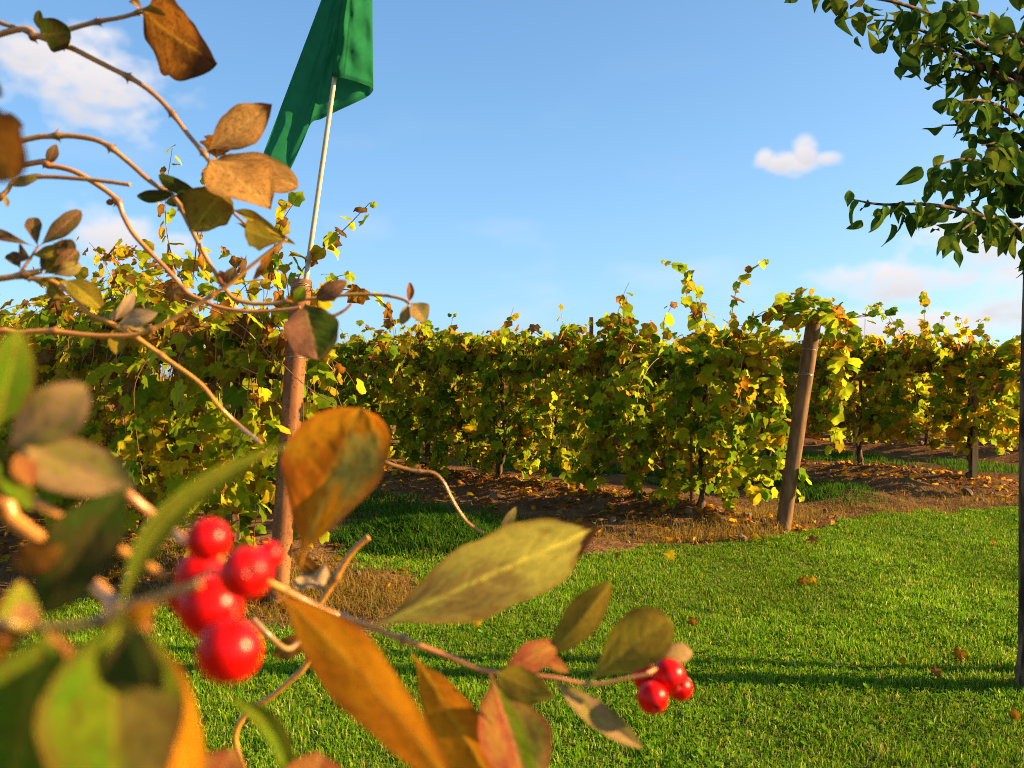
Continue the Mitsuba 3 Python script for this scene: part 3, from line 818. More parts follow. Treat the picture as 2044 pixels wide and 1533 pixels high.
FALLEN = [(1602, 1168, 'rust', 4, .085, 'brown curled fallen leaf, left one of a pair lying mid lawn below the bare post'), (1622, 1166, 'gold', 4, .07, 'pinkish brown fallen leaf, right one of a pair mid lawn below the bare post'),
          (1386, 1248, 'rust', 5, .075, 'brown crumpled fallen leaf on the lawn above the small red berry cluster'), (1804, 1329, 'gold', 3, .045, 'small bright orange fallen leaf in the long shadow on the lawn'),
          (1918, 1313, 'rust', 3, .075, 'reddish brown fallen leaf lying flat at the right of the lawn shadows'), (1868, 1352, 'dry', 4, .065, 'brown fallen leaf between the two long lawn shadows'),
          (956, 1256, 'gold', 3, .05, 'small orange fallen leaf on the lawn below the pale olive leaf'), (1984, 1090, 'rust', 4, .085, 'brown fallen leaf near the right edge at the back of the lawn'),
          (1341, 1119, 'yellow', 2, .10, 'yellow fallen leaf at the back lawn edge left of the bare post'), (1611, 1063, 'dry', 4, .10, 'brown curled fallen leaf right beside the foot of the bare post'),
          (1626, 1088, 'dry', 5, .12, 'dark brown fallen leaf on the lawn just below the bare post foot'), (1512, 1083, 'turning', 3, .09, 'tan fallen leaf at the lawn edge left of the bare post foot'),
          (1230, 1120, 'dry', 4, .06, 'small dull brown fallen leaf at the back lawn edge near mid picture'), (2030, 1440, 'rust', 3, .05, 'brownish pink fallen leaf at the lower right edge of the lawn')]
for (px, py, ck, si, size, lab) in FALLEN:
    g = on_ground(px, py)
    key = tag(numbered('fallen_leaf'), lab, 'leaf', 'fallen leaves on the lawn')
    th_ = RNG.uniform(0, 6.28)
    v, f, c = LEAFMESH[ck, si]
    M = frame_of(nrm([RNG.normal(0, .4) + .3, -.85, .6]), np.array([math.cos(th_), math.sin(th_), .1]), size)
    scene[key] = mikit.ply((v @ M.T + [g[0], g[1], float(gz(*g)) + .040], f), 'mat_leaf', smooth=True, color=np.clip(c * 1.1, 0, .8))

# ------------------------------------------------------------------ the flag
key = tag('flag', 'green drooping cloth flag on a thin pale pole', 'flag')
POLE_B, POLE_T = at(606, 590, d1 - .01), at(690, 0, d1 - .012)
POLE_T2 = POLE_B + (POLE_T - POLE_B) * 1.45
t = np.linspace(0, 1, 30)[:, None]
MB().add(*tube(POLE_B - (POLE_T - POLE_B) * .12 + (POLE_T2 - POLE_B + (POLE_T - POLE_B) * .12) * t, .0135 - .002 * t[:, 0], 14)).build('flag__pole', 'mat_pole')
# columns of the cloth from the sleeve outwards: (bottom px, py, depth offset, top px, py, depth offset)
COLS = [(662, 152, .016, 700, -150, .016), (664, 153, -.03, 704, -150, -.03), (672, 154, -.055, 710, -150, -.05), (686, 156, -.035, 717, -150, -.035), (705, 161, -.005, 724, -150, -.0), (728, 169, .045, 734, -150, .045), (745, 177, .10, 742, -150, .08),
        (735, 192, .12, 738, -150, .10), (705, 207, .085, 730, -150, .055), (664, 226, .070, 722, -150, .055), (640, 238, .055, 716, -150, .05), (621, 246, .035, 712, -150, .05), (604, 285, .06, 715, -150, .055),
        (575, 345, .08, 712, -150, .06), (558, 345, .055, 706, -150, .05), (523, 334, .0, 699, -150, .04), (521, 318, -.02, 698, -150, .03)]
nr = 60
bot = spline([np.array([a, b, c]) for a, b, c, *_ in COLS], 5)
top = spline([np.array([a, b, c]) for *_, a, b, c in COLS], 5)
nc = len(bot)
V = np.zeros((nr, nc, 3))
u = np.linspace(0, 1, nr)
for i in range(nr):
    q = bot * (1 - u[i]) + top * u[i]
    j = np.arange(nc) / nc
    rip = (meshkit.fbm(np.stack([j * 16, np.full(nc, u[i] * 9), j * 0], -1), 3, 77) - .5) * .020 + .005 * np.sin(j * 60 + u[i] * 8) + .007 * np.sin(u[i] * 26 + j * 21)
    crease = (meshkit.fbm(np.stack([j * 30 + u[i] * 34, j * 12 - u[i] * 13, j * 0], -1), 2, 5) - .5) * .006
    rip[:4] *= .2
    for k2 in range(nc):
        V[i, k2] = at(q[k2, 0], q[k2, 1], d1 + q[k2, 2] + rip[k2] + crease[k2])
I, J = np.meshgrid(np.arange(nr - 1), np.arange(nc - 1), indexing='ij')
q4 = np.stack([I * nc + J, I * nc + J + 1, (I + 1) * nc + J + 1, (I + 1) * nc + J], -1).reshape(-1, 4)
tint = .85 + .3 * meshkit.fbm(V.reshape(-1, 3) * 30, 2, 4)[:, None]
fc = np.broadcast_to(np.array([.020, .185, .080]), (nr * nc, 3)) * tint
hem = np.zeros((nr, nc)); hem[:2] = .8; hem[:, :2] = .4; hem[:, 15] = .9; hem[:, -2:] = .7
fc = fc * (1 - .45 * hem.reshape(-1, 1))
scene['mat_flag'] = {'type': 'principledthin', 'base_color': VC, 'roughness': .36, 'diff_trans': .95, 'eta': 1.5, 'spec_trans': 0.0, 'sheen': .3}
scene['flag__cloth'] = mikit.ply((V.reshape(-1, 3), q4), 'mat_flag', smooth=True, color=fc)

# ------------------------------------------------------------------ the pear tree at the right edge
key = tag('pear_tree', 'leafy pear tree at the right edge, its dark trunk just inside the frame', 'tree')
TZ = 3.30
TX = (2031 - CX) / F * TZ + .086
tb = np.array([TX, TZ, float(gz(TX, TZ)) - .05])
zz = np.linspace(0, 4.6, 24)
tpts = tb + np.stack([.004 * np.sin(zz * 3) + .012 * np.clip(zz - 2.4, 0, 9), .02 * np.sin(zz * 2.1), zz], -1)
MB().add(*tube(tpts, np.interp(zz, [0, .12, .5, 2.4, 4.6], [.085, .068, .062, .055, .022]), 20)).build('pear_tree__trunk', 'mat_bark')


def pear_leaf(seed, fold, curl, nu=12, nv=5):
    rg = np.random.default_rng(seed)
    u = np.linspace(0, 1, nu); v = np.linspace(-1, 1, nv)
    w = .36 * np.sin(np.pi * u ** .74) ** .95 * (1 - .15 * u); w[-1] = .004; w[0] = .01
    y = -u; z = -curl * u ** 2 * .55
    P = np.zeros((nu, nv, 3))
    P[..., 0] = w[:, None] * v * math.cos(fold * .8)
    P[..., 1] = y[:, None]
    P[..., 2] = z[:, None] + np.abs(v) * w[:, None] * math.sin(fold) + .03 * np.sin(u * 9 + rg.uniform(0, 6))[:, None] * v
    I, J = np.meshgrid(np.arange(nu - 1), np.arange(nv - 1), indexing='ij')
    q = np.stack([I * nv + J, I * nv + J + 1, (I + 1) * nv + J + 1, (I + 1) * nv + J], -1).reshape(-1, 4)
    f = np.vstack([q[:, [0, 1, 2]], q[:, [0, 2, 3]]])
    return P.reshape(-1, 3), f


PSH = [pear_leaf(i, f, c) for i, (f, c) in enumerate(((.2, .3), (.45, .6), (.7, .9), (.3, 1.1)))]
PCOL = {'dark': (.032, .075, .012), 'mid': (.060, .125, .014), 'warm': (.12, .17, .018), 'red': (.13, .12, .02)}
PMESH = {}
for pk, pc in PCOL.items():
    for i, (v, f) in enumerate(PSH):
        c = np.array(pc) * (.85 + .3 * np.random.default_rng(i).uniform(0, 1, (len(v), 1)))
        c[np.arange(len(v)) % 5 == 2] *= 1.3
        PMESH[pk, i] = (v, f, c)
        scene[f'shape_pear_{pk}_{i}'] = {'type': 'shapegroup', 'blade': mikit.ply((v, f), 'mat_leaf_waxy', smooth=True, color=c)}


def trunk_at(z):
    return np.array([np.interp(z, tpts[:, 2], tpts[:, 0]), np.interp(z, tpts[:, 2], tpts[:, 1]), z])


def pr(px, py, d):
    return at(px, py, d)


BR = []   # branches in view
for pts in (((1700, 398, 2.95), (1760, 408, 3.0), (1850, 408, 3.05), (1940, 425, 3.15)), ((1905, 470, 2.9), (1950, 440, 3.0), (2000, 435, 3.15)), ((1870, 330, 2.9), (1920, 318, 3.0), (1980, 330, 3.15)),
            ((1850, 375, 3.2), (1900, 350, 3.2), (1970, 345, 3.25)), ((1900, 205, 2.95), (1950, 200, 3.05), (2000, 215, 3.2)), ((1880, 250, 3.2), (1940, 250, 3.2), (2000, 260, 3.25)),
            ((1620, -30, 2.9), (1700, -10, 2.95), (1790, 5, 3.0), (1880, 40, 3.1), (1960, 90, 3.2)), ((1745, 40, 3.1), (1800, 45, 3.1), (1880, 80, 3.2), (1950, 120, 3.25)),
            ((1790, 95, 2.9), (1850, 90, 3.0), (1930, 120, 3.15)), ((1800, -40, 3.2), (1890, -10, 3.2), (1960, 40, 3.25)), ((1850, 130, 3.3), (1920, 140, 3.3), (1990, 160, 3.3)),
            ((1890, 20, 2.8), (1950, 30, 2.95), (2010, 60, 3.1)), ((1950, 380, 3.35), (2000, 370, 3.35), (2030, 380, 3.3)), ((1960, 290, 3.0), (2000, 285, 3.1), (2030, 300, 3.2))):
    P = np.array([pr(*p) for p in pts])
    end = trunk_at(P[-1][2] - .12 if P[-1][2] < 4.4 else 4.3)
    BR.append((np.vstack([P, (P[-1] + end) / 2 + [0, 0, .01], end]), True))
rgt = np.random.default_rng(55)
for k in range(26):    # the crown outside the frame
    z0 = rgt.uniform(2.5, 4.4); a = rgt.uniform(-1.9, 1.9) if k % 3 else rgt.uniform(0, 6.28)
    ln_ = rgt.uniform(.5, 1.1)
    st = trunk_at(z0)
    en = st + [math.cos(a) * ln_, math.sin(a) * ln_ * .8, rgt.uniform(.1, .6)]
    px, py, dd = project(en)
    if px < 2044 and py > 0:
        en[0] = st[0] + abs(en[0] - st[0]) + .1
    BR.append((np.vstack([en, (st + en) / 2 + [0, 0, .08], st]), False))
pl = []
for P, seen in BR:
    S = spline(P, 10)
    rad = np.linspace(.0025, .013, len(S))
    MB().add(*tube(S, rad, 6)).build(numbered('pear_tree__branch'), 'mat_bark')
    seg = np.r_[0, np.cumsum(np.linalg.norm(np.diff(S, axis=0), axis=1))]
    for t_ in np.arange(0, min(seg[-1], .75 if seen else 1.2), .0160 if seen else .045):
        p = np.array([np.interp(t_, seg, S[:, i]) for i in range(3)])
        out = nrm(rgt.normal(0, 1, 3) * [1, 1, .6])
        q = p + out * rgt.uniform(.02, .075) - [0, 0, rgt.uniform(0, .04)]
        n = nrm(out * .6 + np.array([0, -.2, .25]) + rgt.normal(0, .6, 3))
        tip = nrm(np.array([out[0] * .5, out[1] * .5, -1.0]) + rgt.normal(0, .28, 3))
        pl.append((frame_of(n, tip, rgt.uniform(.048, .090)), q, list(PCOL)[rgt.choice(4, p=[.36, .36, .26, .02])], int(rgt.integers(4)), seen))
vis = [x for x in pl if x[4] and -60 < project(x[1])[0] < 2050 and project(x[1])[1] > -60]
ids = {id(x) for x in vis[:300]}
for n, x in enumerate(vis[:300]):
    scene['pear_tree__leaf' if n == 0 else f'pear_tree__leaf_{n:03d}'] = {'type': 'instance', 'shapegroup': ref(f'shape_pear_{x[2]}_{x[3]}'), 'to_world': T4(x[0], x[1])}
m = MB()
for x in pl:
    if id(x) not in ids:
        v, f, c = PMESH[x[2], x[3]]
        m.add(v @ x[0].T + x[1], f, c)
m.build('pear_tree__foliage', 'mat_leaf_waxy'); labels['pear_tree__foliage'] = {'kind': 'stuff'}
# its support pole stands just outside the frame and throws the second long shadow
key = tag('tree_stake', 'round wooden support stake beside the pear tree at the right edge', 'stake')
MB().add(*tube(np.array([[2.34, 3.50, -.1], [2.33, 3.50, 1.0], [2.32, 3.49, 2.1]]), .034, 14)).build(key, 'mat_wood')

# ------------------------------------------------------------------ the honeysuckle in the foreground
HB = tag('honeysuckle_bush', 'red-berried honeysuckle bush with tan, orange and olive autumn leaves close to the lens', 'shrub')
ROOT = np.array([-.62, .42, 0.0])
STEMC = {'tan': ((.40, .225, .05), (.26, .12, .03)), 'orange': ((.52, .25, .028), (.42, .16, .02)), 'pink': ((.38, .13, .05), (.44, .24, .05)), 'brown': ((.22, .105, .03), (.30, .15, .04)), 'grey': ((.26, .17, .07), (.20, .10, .04)),
         'green': ((.16, .12, .02), (.22, .14, .025))}
STEMS = {}
_at = at


def at(px, py, d):
    return _at(px, py, d * (.67 + .33 * float(smooth01(.19, .25, d))))


def dz_(d):
    return d * (.67 + .33 * float(smooth01(.19, .25, d)))



def hstem(pts, wpx, colour, nodes=(), ext=None, taper=.75):
    """A stem through (px, py, depth) points, wpx photo pixels wide at its depth, with swollen nodes at the given fractions."""
    key = numbered(f'{HB}__stem')
    P = np.array([at(*p) for p in pts]); D = np.array([dz_(p[2]) for p in pts])
    r = .86 * wpx * D / F / 2
    if ext is not None:
        ext = np.atleast_2d(ext)
        P = np.vstack([ext, P]); r = np.r_[np.full(len(ext), r[0] * 1.15), r]
    n0 = 0 if ext is None else len(ext)
    S = spline(np.column_stack([P, r]), 10)
    L = np.r_[0, np.cumsum(np.linalg.norm(np.diff(S[:, :3], axis=0), axis=1))]
    l0 = L[n0 * 10]
    fr = (L - l0) / (L[-1] - l0)
    rad = S[:, 3] * np.interp(fr, [0, 1], [1.08, taper])
    pos = S[:, :3].copy()
    rg = np.random.default_rng(len(STEMS) + 900)
    pos += rg.normal(0, .015, pos.shape) * rad[:, None]
    t = np.linspace(0, 1, len(S) * 3); base_t = np.linspace(0, 1, len(S))
    pos = np.stack([np.interp(t, base_t, pos[:, i]) for i in range(3)], -1); rad = np.interp(t, base_t, rad); fr = np.interp(t, base_t, fr)
    for nf in nodes:
        rad = rad * (1 + .42 * np.exp(-((fr - nf) * (L[-1] - l0) / (rad.mean() * 1.9)) ** 2))
    v, f = tube(pos, rad, 12)
    c0, c1 = (np.array(c) for c in STEMC[colour])
    nn = meshkit.fbm(np.column_stack([fr * 14, fr * 0 + len(STEMS), fr * 0]), 3, 6)[:, None]
    c = c0 * (1 - nn) + c1 * nn
    for nf in nodes:
        c = c * (1 - .5 * np.exp(-((fr - nf) * (L[-1] - l0) / (rad.mean() * 1.4)) ** 2))[:, None]
    c = np.vstack([np.repeat(c, 12, 0), c[:1], c[-1:]])
    streak = 1 + .25 * (meshkit.noise(np.column_stack([np.tile(np.arange(12), len(pos)) * .9, np.repeat(fr * 30, 12), np.zeros(len(pos) * 12)]), 8) - .5)
    c[:-2] *= streak[:, None]
    MB().add(v, f, np.clip(c, 0, .9)).build(key, 'mat_stem')
    # withered bracts at the nodes
    for nf in nodes:
        i = int(np.argmin(np.abs(fr - nf)))
        tg = nrm(pos[min(i + 2, len(pos) - 1)] - pos[max(i - 2, 0)])
        m = MB()
        for sgn in (-1, 1):
            sd = nrm(np.cross(tg, CAM - pos[i])) * sgn
            q = pos[i] + sd * rad[i] * .8
            l_ = rad[i] * rg.uniform(.6, 1.2)
            pts_ = spline([q, q + (tg * .6 + sd * .5) * l_ * .5, q + (tg * .7 + sd * 1.0) * l_], 3)
            m.add(*tube(pts_, np.linspace(rad[i] * .5, rad[i] * .06, len(pts_)), 6), np.array([.26, .13, .06]) * rg.uniform(.7, 1.1))
        m.build(numbered(f'{key}__bract'), 'mat_stem')
    STEMS[key] = (pos, rad)
    return key


PAL = {  # blade, blotch, edge, midrib, blotch amount
    'tan': ((.36, .19, .055), (.42, .25, .08), (.17, .08, .025), (.44, .27, .09), .5), 'brown': ((.27, .105, .014), (.15, .06, .012), (.06, .025, .010), (.36, .19, .02), .7),
    'orange': ((.52, .21, .008), (.42, .12, .007), (.30, .09, .012), (.54, .30, .02), .55), 'olivegreen': ((.07, .095, .008), (.11, .085, .010), (.12, .20, .012), (.20, .20, .02), .6), 'greenmix': ((.15, .22, .010), (.24, .13, .045), (.22, .11, .03), (.30, .24, .03), .75), 'orangegreen': ((.56, .20, .006), (.30, .25, .04), (.44, .10, .012), (.48, .24, .02), .95),
    'olive': ((.22, .175, .018), (.25, .155, .022), (.14, .09, .012), (.34, .28, .03), .6), 'paleolive': ((.31, .28, .05), (.22, .16, .045), (.22, .12, .022), (.54, .48, .07), .9),
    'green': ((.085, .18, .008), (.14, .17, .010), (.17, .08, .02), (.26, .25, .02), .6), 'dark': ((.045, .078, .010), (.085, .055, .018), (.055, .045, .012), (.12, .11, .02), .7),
    'purple': ((.16, .075, .045), (.08, .095, .02), (.11, .05, .025), (.22, .15, .05), .7), 'grey': ((.30, .20, .085), (.22, .21, .04), (.19, .10, .05), (.38, .26, .09), .9),
    'pink': ((.25, .07, .03), (.25, .15, .03), (.22, .05, .025), (.40, .20, .06), .7), 'greenpink': ((.17, .22, .012), (.36, .16, .07), (.34, .11, .055), (.42, .27, .06), .95),
    'pale': ((.44, .30, .17), (.38, .28, .12), (.34, .18, .09), (.50, .33, .17), .5)}


def hleaf(stem, base, tip, wpx, sun, pal, bend=.12, fold=.18, ragged=0.0, curl=0.0, wave=.05, blunt=1.0, rnd=.72, bow=0.0, pal2=None, twist=0.0, dead=0.0, label=None, mat='mat_leaf_thick', nu=44, nv=31, seed=None):
    """A leaf from base to tip (px, py, depth); sun > 0 turns its seen face to the sun, < 0 away from it."""
    key = numbered(f'{stem}__leaf')
    if label:
        labels[key] = {'label': label}
    rg = np.random.default_rng(seed if seed is not None else COUNT[f'{stem}__leaf'] * 31 + len(stem) * 7 + int(base[0]))
    b, t = at(*base), at(*tip)
    L = np.linalg.norm(t - b); a = (t - b) / L
    half = wpx * dz_((base[2] + tip[2]) / 2) / F / 2
    toc = nrm(CAM - (b + t) / 2)
    n = toc + sun * SUN; n = nrm(n - a * (n @ a)); s = np.cross(n, a)
    # keep the seen width: a turned leaf is wider than it looks
    half = half / max(abs(n @ toc), .38)
    u = np.linspace(0, 1, nu); v = np.linspace(-1, 1, nv)
    U_, V_ = np.meshgrid(u, v, indexing='ij')
    w = np.sin(np.pi * u ** blunt) ** (.95 + (rnd - .95) * smooth01(.3, .8, u))
    w = w * (.35 + .65 * smooth01(0, .22, u)); w = np.maximum(w, .035 * (1 - u)); w[-1] = .02; w = w / w.max()
    ph = rg.uniform(0, 6.28, 4)
    rag = ragged * (meshkit.fbm(np.stack([U_ * 7 + rg.uniform(0, 50), np.sign(V_) * 3, V_ * 0], -1), 2, 9) - .5) * np.abs(V_) ** 3
    W_ = half * w[:, None] * (1 + rag * .75 + .03 * np.sin(U_ * 16 + ph[0]) * np.abs(V_) ** 2)
    ang = twist * U_
    x = W_ * V_
    zz = bend * L * (4 * U_ * (1 - U_)) - curl * L * U_ ** 3 + fold * np.abs(x) * (1 + .3 * np.sin(U_ * 7 + ph[1]))
    zz = zz + wave * half * np.sin(U_ * 11 + ph[2] + 2 * V_) * np.abs(V_)
    ve = np.abs(((U_ * 7 + .5 * np.sign(V_) * .5 - np.abs(V_) ** 1.4 * 1.7 + .35 * meshkit.noise(np.stack([U_ * 5 + ph[3], V_ * 2, V_ * 0], -1), 6)) % 1) - .5) * 2          # side veins
    quilt = (1 - ve ** 2) * (1 - np.abs(V_)) * half * .014
    zz = zz + quilt + half * .05 * (meshkit.fbm(np.stack([U_ * 6, V_ * 3, V_ * 0 + ph[3]], -1), 3, 4) - .5)
    P = b + a * (U_ * L)[..., None] + s * (x * np.cos(ang) + bow * L * 4 * U_ * (1 - U_))[..., None] + n * (zz + x * np.sin(ang))[..., None]
    bl, bo, ed, mi_, amt = PAL[pal]
    bl, bo, ed, mi_ = map(np.array, (bl, bo, ed, mi_))
    nz = meshkit.fbm(np.stack([U_ * 3.2 + rg.uniform(0, 99), V_ * 1.7, V_ * 0], -1), 4, 3)
    if pal2:
        hs = smooth01(-.06, .06, V_ + .25 * (nz - .5))[..., None]
        bl = bl * (1 - hs) + np.array(PAL[pal2][0]) * hs; bo = bo * (1 - hs) + np.array(PAL[pal2][1]) * hs
    k = smooth01(.42, .60, nz)[..., None] * amt
    c = bl * (1 - k) + bo * k
    e = smooth01(.72, 1.02, np.abs(V_) + .35 * (nz - .5) + .25 * smooth01(.85, 1, U_))[..., None] * .7
    c = c * (1 - e) + ed * e
    mr = np.exp(-(V_ * w[:, None] / .055) ** 2)[..., None] * .85 + (np.exp(-((1 - ve) / .13) ** 2) * (1 - np.abs(V_)) * .38)[..., None]
    c = c * (1 - np.clip(mr, 0, 1)) + mi_ * np.clip(mr, 0, 1)
    spot2 = smooth01(.66, .72, meshkit.noise(np.stack([U_ * 46 + ph[0] * 9, V_ * 19, V_ * 0], -1), 17))[..., None] * .35 * (nz[..., None] > .45)
    c = c * (1 - spot2) + ed * .8 * spot2
    net = np.abs(meshkit.fbm(np.stack([U_ * 26, V_ * 12, V_ * 0 + ph[1]], -1), 2, 19) - .5)
    c = c * (.80 + .28 * smooth01(0, .10, net))[..., None]
    spot = smooth01(.67, .76, meshkit.fbm(np.stack([U_ * 15 + ph[0] * 9, V_ * 6, V_ * 0], -1), 3, 13))[..., None] * .5
    c = c * (1 - spot) + ed * .7 * spot
    if dead:
        dz = smooth01(1 - dead, 1 - dead * .35, U_ + .22 * (nz - .5) + .12 * np.abs(V_))[..., None]
        c = c * (1 - dz) + np.array([.035, .018, .010]) * dz
    c = c * (.92 + .16 * meshkit.noise(np.stack([U_ * 60, V_ * 30, V_ * 0], -1), 5))[..., None]
    I, J = np.meshgrid(np.arange(nu - 1), np.arange(nv - 1), indexing='ij')
    q = np.stack([I * nv + J, I * nv + J + 1, (I + 1) * nv + J + 1, (I + 1) * nv + J], -1).reshape(-1, 4)
    scene[key] = mikit.ply((P.reshape(-1, 3), q), mat, smooth=True, color=np.clip(c.reshape(-1, 3), 0, .9))
    return key


def low(px, py, d, *more):
    """Where a stem comes up from the root to the point where it enters the picture."""
    p = at(px, py, d)
    return np.array([ROOT, ROOT + [.02, 0, .5], (ROOT + p) / 2 + [-.12, 0, .35], *more, p])


# upper stem with the tan leaves
d = .52
s1 = hstem([(30, 60, d), (75, 72, d), (130, 90, d), (200, 125, d), (268, 160, d), (312, 192, d), (348, 232, d), (375, 268, d), (400, 298, d), (414, 316, d)], 13, 'tan', (.16, .22, .52, .76, .97), low(-160, 120, d, at(-60, 60, d)))
s1b = hstem([(60, 74, d), (110, 66, d), (160, 52, d), (200, 42, d), (245, 34, d), (285, 22, d)], 12, 'grey', (.02, .60, .96))
s1c = hstem([(-60, 20, d), (0, 45, d), (40, 58, d), (72, 70, d)], 12, 'grey', (.9,), low(-200, 60, d))
hleaf(s1, (414, 300, d), (541, 208, d + .01), 76, .75, 'tan', nu=90, nv=57, rnd=.95, blunt=1.05, bend=.06, dead=.22, ragged=.15, curl=-.05, label='tan leaf with a blackened curled tip')
hleaf(s1, (412, 318, d), (541, 417, d - .01), 94, .85, 'tan', nu=90, nv=57, rnd=1.05, blunt=1.05, bend=.05, ragged=.04, fold=.12, label='broad tan leaf facing the light')
hleaf(s1, (420, 318, d + .01), (596, 372, d + .02), 70, .8, 'tan', nu=90, nv=57, rnd=.55, blunt=1.2, bend=.05, fold=.15)
hleaf(s1, (430, 326, d + .02), (548, 392, d + .03), 34, .4, 'olive', bend=.05)
hleaf(s1, (455, 378, d + .01), (385, 462, d), 92, -.6, 'olive', nu=90, nv=57, bend=.10, ragged=.35, fold=.3, label='olive brown ragged leaf hanging in shade')
hleaf(s1, (432, 318, d + .02), (440, 262, d + .02), 52, -.4, 'brown', ragged=1, curl=.2)
hleaf(s1, (430, 320, d + .02), (478, 322, d + .03), 34, -.4, 'brown', ragged=.8)
hleaf(s1, (412, 330, d + .02), (440, 385, d + .02), 46, .7, 'tan', bend=.1)
s1d = hstem([(428, 335, d + .01), (445, 385, d + .01), (462, 420, d + .01), (490, 448, d + .01)], 7, 'brown')
hleaf(s1d, (462, 418, d + .01), (560, 472, d + .01), 20, .5, 'olive', bend=.1, fold=.8, label='narrow curled dry leaf')
hleaf(s1d, (470, 445, d + .03), (590, 488, d + .03), 22, .3, 'olive', bend=.1, fold=.6)
hleaf(s1b, (283, 18, d), (432, 124, d - .02), 92, -.55, 'brown', nu=90, nv=57, bend=.06, ragged=.35, blunt=1.15, rnd=.6, dead=.22, fold=.25, label='dark orange-brown ragged leaf with a blackened tip')
hleaf(s1b, (283, 20, d), (330, 30, d - .02), 22, .4, 'olive', bend=.1)
hleaf(s1b, (285, 22, d), (255, -8, d), 14, .2, 'tan', curl=.5, bend=.3)
hleaf(s1b, (82, 68, d), (142, 62, d - .01), 42, -.5, 'dark', bend=.15, fold=.2, blunt=1.2, rnd=.45, label='small dark green rounded leaf')
hleaf(s1b, (84, 66, d), (78, 20, d), 16, -.3, 'dark', bend=.2)
# second arching stem, running on to the small leaves in front of the post
d = .55
s2 = hstem([(50, 279, d), (100, 272, d), (150, 272, d), (203, 284, d), (250, 318, d), (300, 362, d), (348, 395, d), (378, 450, d), (410, 512, d), (440, 560, d), (462, 592, d), (495, 605, d), (540, 606, d), (580, 601, d), (640, 594, d), (700, 588, d), (760, 589, d), (800, 596, d), (818, 606, d)],
           12, 'tan', (.07, .19, .39, .575, .73), low(-150, 330, d, at(-50, 300, d)), taper=.62)
hleaf(s2, (392, 378, d), (316, 350, d), 27, -.5, 'dark', bend=.15, fold=.4)
hleaf(s2, (352, 386, d), (273, 392, d), 24, -.4, 'dark', bend=.15, fold=.4)
hleaf(s2, (395, 392, d + .01), (330, 405, d + .01), 24, -.5, 'dark', bend=.1)
hleaf(s2, (350, 385, d + .01), (400, 395, d + .02), 26, -.4, 'dark', bend=.1)
hleaf(s2, (455, 575, d), (470, 532, d), 26, -.3, 'purple', bend=.2)
hleaf(s2, (452, 575, d), (438, 540, d), 18, .4, 'pink', bend=.2)
hleaf(s2, (608, 604, .42), (634, 718, .41), 96, .1, 'purple', pal2='dark', mat='mat_leaf_waxy', bend=.08, fold=.22, wave=.10, nu=70, nv=45, blunt=1.1, rnd=.5, label='drooping leaf half purple-brown, half green with painted dark shade, in front of the post')  # second palette puts the shadow on the green half into its colour
hleaf(s2, (628, 600, .5), (692, 560, .5), 36, .2, 'purple', bend=.2, fold=.3)
hleaf(s2, (590, 604, .5), (606, 572, .5), 26, .1, 'green', bend=.1)
hleaf(s2, (588, 606, .5), (572, 590, .5), 12, .6, 'orange', bend=.1)
hleaf(s2, (816, 604, d), (817, 563, d), 15, .3, 'pink', bend=.2, fold=.5)
hleaf(s2, (820, 604, d), (848, 644, d), 40, .55, 'grey', bend=.15, fold=.2)
hleaf(s2, (814, 606, d), (800, 648, d), 22, .3, 'grey', bend=.2, fold=.5)
s2t = hstem([(655, 632, .5), (672, 628, .5), (690, 618, .5), (702, 606, .5)], 8, 'pink')
# third stem, behind
d = .60
s3 = hstem([(62, 326, d), (100, 331, d), (145, 341, d), (190, 366, d), (232, 398, d), (246, 430, d), (266, 466, d), (300, 504, d), (340, 545, d), (372, 582, d), (400, 598, d), (440, 614, d), (500, 622, d), (560, 619, d), (600, 614, d)], 12, 'pink', (.05, .30, .63), low(-150, 380, d, at(-40, 330, d)), taper=.7)
hleaf(s3, (95, 328, d), (112, 288, d), 22, .1, 'purple', bend=.15)
hleaf(s3, (232, 400, d), (212, 406, d), 12, .3, 'pink', bend=.2)
# the cut twig
d = .50
s4 = hstem([(-30, 410, d), (10, 385, d), (30, 362, d), (80, 353, d), (150, 356, d), (210, 362, d), (260, 369, d)], 10, 'tan', (.12,), low(-160, 430, d), taper=.95)
hleaf(s4, (20, 372, d), (85, 348, d), 18, .4, 'grey', bend=.1)
hleaf(s4, (8, 390, d), (16, 414, d), 10, .2, 'grey', bend=.1)
# long orange stem crossing the left
d = .42
s5 = hstem([(-20, 668, d), (40, 664, d), (100, 661, d), (160, 668, d), (220, 671, d), (275, 667, d), (330, 645, d), (390, 610, d), (430, 585, d), (455, 570, d), (490, 540, d), (530, 508, d), (572, 476, d)], 13, 'orange', (.20, .50, .71), low(-150, 760, d), taper=.6)
hleaf(s5, (562, 482, d), (490, 455, d + .02), 30, -.3, 'olive', bend=.1, ragged=.6)
hleaf(s5, (545, 492, d + .03), (505, 560, d + .03), 0.1 + 16, .3, 'brown', bend=.2, ragged=.6)
